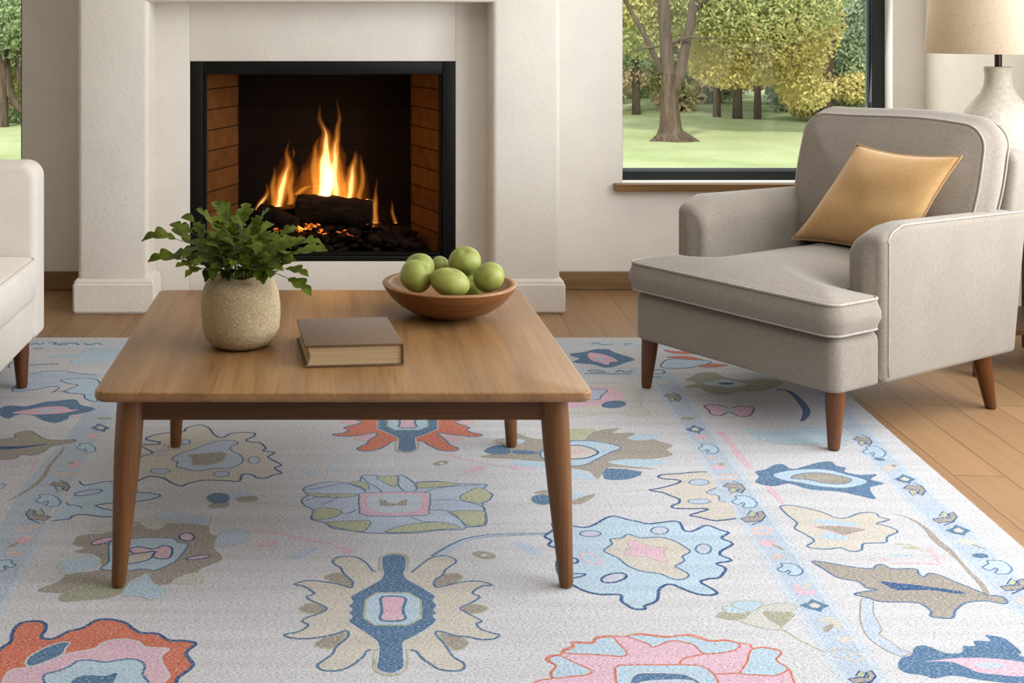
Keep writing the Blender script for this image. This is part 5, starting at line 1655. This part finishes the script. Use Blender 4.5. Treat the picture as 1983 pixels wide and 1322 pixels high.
E('A3', 1615, 1070, 85, 28, 'peach', None, lv=1.2); E('A3', 1620, 1072, 40, 12, 'bandl', None, lv=1.8); chevron('A3', 1665, 1150, 1.1); hand('A3', 1745, 1262, 1.0)
chevron('B3', 1812, 58, 1.25, -1, 1); E('B3', 1875, 160, 90, 36, 'peach', None, lv=1.2); E('B3', 1880, 160, 38, 14, 'band', None, lv=1.8); E('B3', 1920, 255, 70, 26, 'pink', None, lv=1.2, rot=14); E('B4', 95, 285, 56, 10, 'gtan', None, lv=1.8, rot=24)
E('B4', 92, 358, 54, 20, 'peach', None, lv=1.2); hand('B4', 188, 457, 1.0)
S('B4', [(215, 590), (240, 560), (268, 600), (300, 615), (395, 612), (360, 645), (250, 645)], 'pink', None, lv=1.2); E('B4', 315, 580, 40, 20, 'beige', None, lv=1.2, rot=-30)
diamond('B4', 372, 728, 1.05)
S('B4', [(400, 855), (440, 822), (530, 828), (585, 880), (560, 915), (520, 880), (470, 860)], 'beige', None, lv=1.2); S('B4', [(440, 900), (500, 872), (515, 895), (460, 938)], 'tan', None, lv=1.4)
S('B4', [(540, 972), (640, 972), (668, 995), (610, 1012), (560, 1002)], 'beige', None, lv=1.2)
E('B4', 625, 1105, 118, 42, None, 'beige', .004, 1.2, 14); E('B4', 690, 1130, 70, 24, None, 'beige', .004, 1.2, 0)
chevron('B4', 740, 1285, 1.35, -1, 1)
chevron('A4', 742, 792, .95); hand('A4', 830, 880, .90); E('A4', 868, 936, 48, 10, 'NB', None, lv=1.2, rot=6); E('A4', 950, 1000, 60, 24, 'beige', None, lv=1.2, rot=-14); E('A4', 980, 985, 26, 10, 'tan', None, lv=1.8)
diamond('A4', 1062, 1085, .80); chevron('A4', 1138, 1165, 1.12); E('A4', 1200, 1250, 60, 20, 'lav', None, lv=1.2)
chevron('B4', 1372, 65, 1.2, -1, 1); diamond('B4', 1470, 155, .92); E('B4', 1540, 245, 82, 22, 'beige', None, lv=1.2, rot=12); Ln('B4', [(1570, 262), (1680, 300)], 'tan', .006, 1.8, 1)
E('B4', 1640, 350, 58, 15, 'NB', 'navy', .002, lv=1.2, rot=4); hand('B4', 1772, 440, 1.15); chevron('B4', 1895, 580, 1.3, -1, 1); E('B4', 1950, 690, 40, 22, 'peach', None, lv=1.2)
# pale pink lattice marks between the bands
for P, c in (([(790, 380), (840, 388)], 'pink'), ([(890, 378), (950, 382)], 'pink'), ([(960, 405), (1200, 405), (1330, 420)], 'pink'), ([(1250, 290), (1290, 345), (1330, 410)], 'pink'), ([(1170, 305), (1260, 320)], 'peach'), ([(990, 262), (1060, 258)], 'green'), ([(1060, 290), (1170, 288)], 'green'), ([(1090, 262), (1140, 285)], 'green'), ([(960, 345), (1130, 345)], 'lb')):
    Ln('B4', P, c, .0095, 1, 1)

# --- the rug slab itself, 8 mm thick, with a pale bound edge
bx0, bx1 = (-1.42, 1.724), (-1.36, 1.455)
FYr, NYr = 4.757, 1.15
# field surface follows the slab corners
slab = [Vector((bx0[0], FYr)), Vector((bx1[0], NYr)), Vector((bx1[1], NYr)), Vector((bx0[1], FYr))]
mi = RK.index('W')
top = [rb.verts.new((p.x, p.y, RT)) for p in slab]; bot = [rb.verts.new((p.x, p.y, .0004)) for p in slab]
f = rb.faces.new(top); f.normal_update()
if f.normal.z < 0: f.normal_flip()
f.material_index = mi
f = rb.faces.new(bot); f.normal_update()
if f.normal.z > 0: f.normal_flip()
f.material_index = mi
for i in range(4):
    j = (i + 1) % 4
    f = rb.faces.new((top[i], bot[i], bot[j], top[j])); f.material_index = RK.index('fringe')
# cut away any motif running past the slab edge
for (p, q_) in ((slab[2], slab[3]), (slab[0], slab[1]), (slab[3], slab[0]), (slab[1], slab[2])):
    d = (q_ - p).normalized()
    bmesh.ops.bisect_plane(rb, geom=rb.verts[:] + rb.edges[:] + rb.faces[:], plane_co=(p.x, p.y, 0), plane_no=(d.y, -d.x, 0), clear_outer=True, dist=1e-5)
rug = obj('area_rug', rb, RMATS, smooth=False, recalc=False)
tag(rug, 'cream area rug woven with blue, orange and pink flowers under the coffee table', 'rug')
# short fuzzy fringe along the long right edge
fr_ = bmesh.new()
fr_r = random.Random(3)
p, q_ = slab[2], slab[3]
Lr = (q_ - p).length
for k in range(int(Lr / .0022)):
    a = p.lerp(q_, (k + fr_r.random()) * .0022 / Lr)
    if fr_r.random() > 1: continue
    l = fr_r.uniform(.004, .013)
    dy = fr_r.uniform(-.005, .005)
    z0 = fr_r.uniform(.003, .0075)
    vs = [fr_.verts.new((a.x - .002, a.y - .0008, z0)), fr_.verts.new((a.x - .002, a.y + .0008, z0)), fr_.verts.new((a.x + l, a.y + dy, fr_r.uniform(.0012, .005)))]
    fr_.faces.new(vs)
fo_ = obj('edge_fringe', fr_, rugm('edge_fuzz', RC['fringe']), rug, smooth=False)
fo_['kind'] = 'stuff'
# ------------------------------------------------------------------ park outside the windows
GZ = -.62
def lawn_mat():
    m, nt, b = mat('park_grass')
    v = coord(nt)
    n = noise_n(nt, v, .35, 5, .6); n2 = noise_n(nt, coord(nt, (3, 9, 1)), 3.0, 4, .7)
    c = ramp(nt, n, [(.3, lin((142, 152, 106))), (.5, lin((164, 171, 128))), (.7, lin((188, 186, 154)))])
    f = ramp(nt, n2, [(.3, (.82, .84, .8)), (.7, (1.1, 1.1, 1.08))])
    nt.links.new(mixc(nt, c, f, 1, 'MULTIPLY'), b.inputs['Base Color'])
    b.inputs['Roughness'].default_value = 1
    b.inputs['Specular IOR Level'].default_value = .05
    return m
bm = bmesh.new()
NX, NY = 70, 50
g = [[bm.verts.new((-45 + 90 * i / NX, 6.1 + 70 * (j / NY) ** 1.5, GZ + (.0 if j < 3 else .10 * noise.noise(Vector((i * .35, j * .3, 0)))))) for i in range(NX + 1)] for j in range(NY + 1)]
for j in range(NY):
    for i in range(NX):
        bm.faces.new((g[j][i], g[j][i + 1], g[j + 1][i + 1], g[j + 1][i]))
structure(obj('lawn', bm, lawn_mat()), 'pale green park lawn beyond the windows', 'lawn')

def leafm(name, cols):
    m, nt, b = mat(name)
    oi = nt.nodes.new('ShaderNodeNewGeometry')
    c = ramp(nt, oi.outputs['Random Per Island'], [(i / max(1, len(cols) - 1), lin(k)) for i, k in enumerate(cols)])
    nt.links.new(c, b.inputs['Base Color'])
    b.inputs['Roughness'].default_value = .8
    b.inputs['Specular IOR Level'].default_value = .1
    out = [n for n in nt.nodes if n.type == 'OUTPUT_MATERIAL'][0]
    tl = nt.nodes.new('ShaderNodeBsdfTranslucent'); nt.links.new(c, tl.inputs['Color'])
    mx = nt.nodes.new('ShaderNodeMixShader'); mx.inputs[0].default_value = .35
    nt.links.new(b.outputs[0], mx.inputs[1]); nt.links.new(tl.outputs[0], mx.inputs[2]); nt.links.new(mx.outputs[0], out.inputs['Surface'])
    return m
LM_hazed = {  # leaf colours plus a pale tint that paints in distance haze
    'yellow': leafm('yellow_leaves', [(196, 180, 112), (214, 198, 138), (186, 176, 106), (224, 210, 160)]),
    'olive': leafm('olive_leaves', [(160, 164, 110), (182, 182, 122), (148, 156, 108), (196, 192, 136)]),
    'green': leafm('green_leaves', [(151, 168, 125), (170, 183, 138), (140, 157, 120), (183, 193, 152)]),
    'grey': leafm('grey_green_leaves', [(155, 169, 145), (172, 184, 159), (141, 157, 135), (185, 194, 169)]),
    'russet': leafm('russet_leaves', [(217, 194, 159), (225, 206, 172), (205, 184, 152), (197, 188, 154)]),
}
def trunk_mat():
    m, nt, b = mat('tree_bark')
    n = noise_n(nt, coord(nt, (10, 10, 1.6)), 1.6, 5, .65)
    nt.links.new(ramp(nt, n, [(.3, lin((66, 55, 46))), (.55, lin((94, 80, 68))), (.8, lin((120, 104, 90)))]), b.inputs['Base Color'])
    b.inputs['Roughness'].default_value = 1
    b.inputs['Specular IOR Level'].default_value = .1
    bump(nt, b, n, .8, .05)
    return m
M['bark_out'] = trunk_mat()
tr = random.Random(23)
def leaves(bm, c, rad, n, size, mi):
    c = Vector(c)
    n = int(n * 3.4); size *= .48
    for _ in range(n):
        while True:
            q = Vector((tr.uniform(-1, 1), tr.uniform(-1, 1), tr.uniform(-1, 1)))
            if q.length < 1: break
        d = .5 + .5 * noise.noise(Vector((q.x * 2.2 + c.x, q.y * 2.2 + c.y, q.z * 2.2 + c.z)) * 1.0)
        if tr.random() > .35 + d: continue
        p = c + Vector((q.x * rad[0], q.y * rad[1], q.z * rad[2]))
        s = size * tr.uniform(.6, 1.3)
        a = Vector((tr.gauss(0, 1), tr.gauss(0, 1), tr.gauss(0, .7))).normalized()
        b_ = a.orthogonal().normalized()
        b_ = (Matrix.Rotation(tr.uniform(0, 2 * PI), 3, a) @ b_)
        cdir = a.cross(b_)
        vs = [bm.verts.new(p + b_ * s), bm.verts.new(p + cdir * s * .5 + a * s * .12), bm.verts.new(p - b_ * s), bm.verts.new(p - cdir * s * .5 + a * s * .12)]
        f = bm.faces.new(vs)
        f.material_index = mi

def trunk(bm, pts, rads, n=14, root=0.0):
    P = catmull(pts, 5, False)
    m = len(P); k = len(rads)
    R = []
    for i in range(m):
        f = i / (m - 1) * (k - 1)
        j = min(int(f), k - 2)
        R.append(rads[j] + (rads[j + 1] - rads[j]) * (f - j))
    tube(bm, P, R, n)

def tree(label, base, trunks, blobs, pal, size=.09, name='tree'):
    """trunks: list of (pts, radii); blobs: list of (center, radii, n, palette index)"""
    t = thing(name, label, 'tree', base)
    o = Vector(base)
    bm = bmesh.new()
    for pts, rads in trunks:
        trunk(bm, [Vector(p) - o for p in pts], rads)
    obj('trunk', bm, M['bark_out'], t)
    bm = bmesh.new()
    for c, rad, n, mi in blobs:
        leaves(bm, Vector(c) - o, rad, n, size, mi)
    obj('foliage', bm, [LM_hazed[p] for p in pal], t, smooth=False, recalc=False)
    return t
def gp(x, y):      # where a pixel meets the park ground
    Y = FPX * (EYE - GZ) / (y - VY)
    return px(x, y, Y)

# the big forked tree in the right window
b = gp(1300, 274); Y0 = b.y
def q(x, y, dY=0): return px(x, y, Y0 + dY)
tree('large tree with a forked trunk standing in the right window', (b.x, b.y, GZ),
     [([(b.x, b.y, GZ - .05), q(1299, 262), q(1298, 240), q(1297, 200), q(1296, 160), q(1290, 90), q(1285, 20), q(1282, -60), q(1276, -200), q(1270, -360)], [.42, .24, .175, .15, .14, .11, .095, .085, .07, .05, .02]),
      ([q(1300, 185), q(1312, 160, -.05), q(1322, 120, -.1), q(1330, 80, -.1), q(1342, 20, -.1), q(1352, -40, -.1), q(1380, -160), q(1400, -300)], [.09, .10, .08, .072, .066, .055, .04, .02]),
      ([q(1282, 140), q(1268, 110, -.1), q(1252, 75, -.15), q(1232, 40, -.2), q(1210, 0, -.2), q(1170, -60, -.3)], [.055, .046, .04, .034, .03, .015]),
      ([q(1298, 86), q(1318, 76, -.2), q(1340, 72, -.3), q(1372, 74, -.4), q(1408, 75, -.5)], [.03, .028, .022, .017, .006]),
      ([q(1350, 15), q(1368, 0, -.2), q(1392, -30, -.3), q(1430, -80, -.4)], [.045, .038, .03, .01]),
      ([q(1275, 90, -.15), q(1256, 92, -.2), q(1232, 98, -.3), q(1205, 108, -.4)], [.02, .018, .014, .005]),
      ([(b.x, b.y, GZ + .12), (b.x + .45, b.y - .1, GZ - .03)], [.16, .02]), ([(b.x, b.y, GZ + .12), (b.x - .42, b.y - .2, GZ - .03)], [.16, .02])],
     [(q(1300, -110, 2.2), (3.6, 1.7, 1.45), 5200, 0), (q(1450, 10, .5), (1.5, 1.0, .75), 2200, 1), (q(1390, -40, .8), (1.6, 1.2, .9), 2400, 1), (q(1470, 60, .9), (1.1, .8, .65), 1800, 0),
      (q(1540, 40, 1.1), (.8, .8, .9), 1500, 0), (q(1420, 110, 1.2), (.9, .6, .55), 1300, 0), (q(1520, 120, 1.3), (.7, .6, .5), 1000, 0), (q(1500, -30, 1.0), (1.4, 1.0, .8), 1900, 2),
      (q(1240, 40, .9), (.7, .7, .7), 900, 1), (q(1235, 0, 1.0), (.8, .8, .6), 900, 0), (q(1560, 170, 1.5), (.5, .5, .4), 400, 0)],
     ['yellow', 'olive', 'green'], .085)
# tall grey-green tree at the right of the window
b = gp(1607, 236); Y0 = b.y
tree('tall grey green tree with slim trunks at the right side of the window', (b.x, b.y, GZ),
     [([(b.x, b.y, GZ - .05), q(1607, 160), q(1606, 60), q(1610, -80), q(1612, -260)], [.14, .11, .09, .07, .03]),
      ([(b.x - .2, b.y, GZ - .05), q(1596, 160), q(1608, 20), q(1596, -150)], [.09, .07, .06, .02])],
     [(q(1640, 20, .6), (1.1, 1.2, 1.5), 3000, 0), (q(1660, 130, .5), (.9, 1.0, 1.0), 2000, 1), (q(1580, 90, .9), (.55, .8, .8), 1200, 0), (q(1620, -120, .3), (1.5, 1.3, 1.2), 2500, 0), (q(1560, 180, .3), (.5, .5, .5), 700, 2), (q(1660, 170, -.2), (.6, .5, .3), 500, 2)],
     ['grey', 'green', 'yellow'], .10)
# slim trunks standing further back, each with its own crown
far = [(1388, 224, .115, 'dark slim tree further back in the park, first to the right of the forked tree'),
       (1428, 228, .14, 'thickest of the three slim dark trees at the back of the park'),
       (1467, 230, .105, 'slim dark tree further back, rightmost of the three behind the lawn'),
       (1232, 218, .13, 'slim tree at the back of the park, left of the forked tree')]
for i, (x, y, r, lab) in enumerate(far):
    b = gp(x, y); Y0 = b.y
    tree(lab, (b.x, b.y, GZ),
         [([(b.x, b.y, GZ - .05), q(x, 180), q(x - 2, 120), q(x + 3, 0), q(x, -160)], [r * .74, r * .62, r * .56, r * .45, r * .2])],
         [(q(x, -60, .1), (.62, .6, 1.1), 1000, i % 3), (q(x + 4, 95, .1), (.5, .45, .5), 500, (i + 1) % 3), (q(x - 4, 150, .2), (.35, .35, .28), 240, 3)],
         ['olive', 'green', 'yellow', 'russet'], .10)
# woodland edge: bushy trees closing the view
wood_l = ['pale bushy tree of the woodland edge behind the park, seen in the right window', 'pale bushy tree of the woodland edge behind the park, seen in the left window']
protos = []
def bush(seedpal, h, wdt, n):
    t = thing('woodland_tree', '', 'tree', (0, 0, GZ))
    bm = bmesh.new()
    trunk(bm, [(0, 0, -.05), (.05, 0, h * .3), (0, .05, h * .7)], [.11, .08, .03])
    obj('trunk', bm, M['bark_out'], t)
    bm = bmesh.new()
    for k in range(10):
        a = tr.uniform(0, 2 * PI); rr_ = tr.uniform(0, wdt * .42)
        zc = (.10 + .85 * k / 9) * h
        leaves(bm, (rr_ * math.cos(a), rr_ * math.sin(a), zc), (wdt * .58, wdt * .58, h * .14), n // 10, .13, k % 3)
    obj('foliage', bm, [LM_hazed[p] for p in seedpal], t, smooth=False, recalc=False)
    return t
kinds = [bush(['green', 'yellow', 'olive'], 4.2, 1.12, 3600), bush(['russet', 'olive', 'green'], 3.7, 1.10, 3400), bush(['grey', 'green', 'olive'], 4.6, 1.14, 3600)]
spots = []
for row, (yy, off) in enumerate(((27.0, 0), (29.3, 1.1), (31.6, .2))):
    for i in range(6 + row // 2):       # behind the right window
        spots.append((5.4 + off + i * 2.2, yy + .15 * math.sin(i * 2.1), (i + row) % 3, 0))
    for i in range(4):                  # behind the left window
        spots.append((-10.6 + off + i * 2.25, yy + .15 * math.sin(i * 1.7), (i + row + 1) % 3, 1))
used = set()
for (x, y, k, w) in spots:
    src = kinds[k]
    if k not in used:
        r = src; used.add(k)
    else:
        r = src.copy(); COL.objects.link(r)
        for ch in list(src.children):
            c = ch.copy(); COL.objects.link(c); c.parent = r
    r.location = (x, y, GZ); r.rotation_euler = (0, 0, tr.uniform(-.6, .6))
    r['label'] = wood_l[w]; r['group'] = 'woodland edge behind the right window' if w == 0 else 'woodland edge behind the left window'
# trees in the left window
b = gp(4, 245); Y0 = b.y
tree('dark leaning tree at the left edge, seen in the left window', (b.x, b.y, GZ),
     [([(b.x, b.y, GZ - .05), q(4, 190), q(6, 120), q(4, 20), q(0, -120)], [.13, .11, .10, .08, .04]), ([(b.x + .7, b.y, GZ - .05), q(24, 190), q(14, 140), q(5, 100)], [.09, .08, .07, .05]), ([(b.x + 1.0, b.y + .4, GZ - .05), q(42, 160), q(38, 60)], [.08, .07, .04])],
     [(q(20, 20, -.2), (1.0, 1.0, .7), 1700, 0), (q(35, 70, .3), (.6, .7, .7), 900, 0), (q(22, 110, .5), (.4, .5, .5), 500, 1), (q(10, -60, 0), (1.6, 1.3, .9), 1800, 0), (q(30, 170, .8), (.5, .5, .5), 500, 2), (q(20, 210, .8), (.7, .4, .25), 400, 0)],
     ['green', 'yellow', 'olive'], .10)

# ------------------------------------------------------------------ light
wd = bpy.data.worlds.new('sky'); sc.world = wd; wd.use_nodes = True
nt = wd.node_tree
bg = nt.nodes['Background']
bg.inputs['Color'].default_value = (*lin((226, 234, 240)), 1)
bg.inputs['Strength'].default_value = 2.0
sd = bpy.data.lights.new('sun', 'SUN'); sd.energy = 4.9; sd.angle = math.radians(6); sd.color = (1, .95, .84)
so_ = bpy.data.objects.new('sun', sd); COL.objects.link(so_)
so_.rotation_euler = Vector((.30, .80, -.62)).to_track_quat('-Z', 'Y').to_euler()
def area(name, loc, d, sx_, sy_, e, col=(1, 1, 1), spread=PI):
    l = bpy.data.lights.new(name, 'AREA'); l.shape = 'RECTANGLE'; l.size = sx_; l.size_y = sy_; l.energy = e; l.color = col
    l.spread = spread
    o = bpy.data.objects.new(name, l); COL.objects.link(o); o.location = loc
    o.rotation_euler = Vector(d).to_track_quat('-Z', 'Y').to_euler()
    return o
# daylight coming in through the unseen tall right window
area('daylight_right_window', (XR - .03, (RW[0] + RW[1]) / 2, 1.45), (-1, 0, -.12), RW[1] - RW[0], 1.9, 122, (.99, .995, 1.0))
area('daylight_back_window', (1.94, YW + .02, 1.45), (0, -1, -.15), 1.15, 1.7, 12, (1.0, .99, .96))
area('ceiling_fill', (.5, 1.7, ZC - .03), (0, 0, -1), 2.0, 2.0, 16, (1.0, .99, .97))  # added fill light overhead, stands for no fixture in the room

# ------------------------------------------------------------------ view
sc.view_settings.view_transform = 'Standard'
sc.view_settings.look = 'None'
sc.view_settings.exposure = 0.0
sc.view_settings.gamma = 1.0
sc.view_settings.use_curve_mapping = False
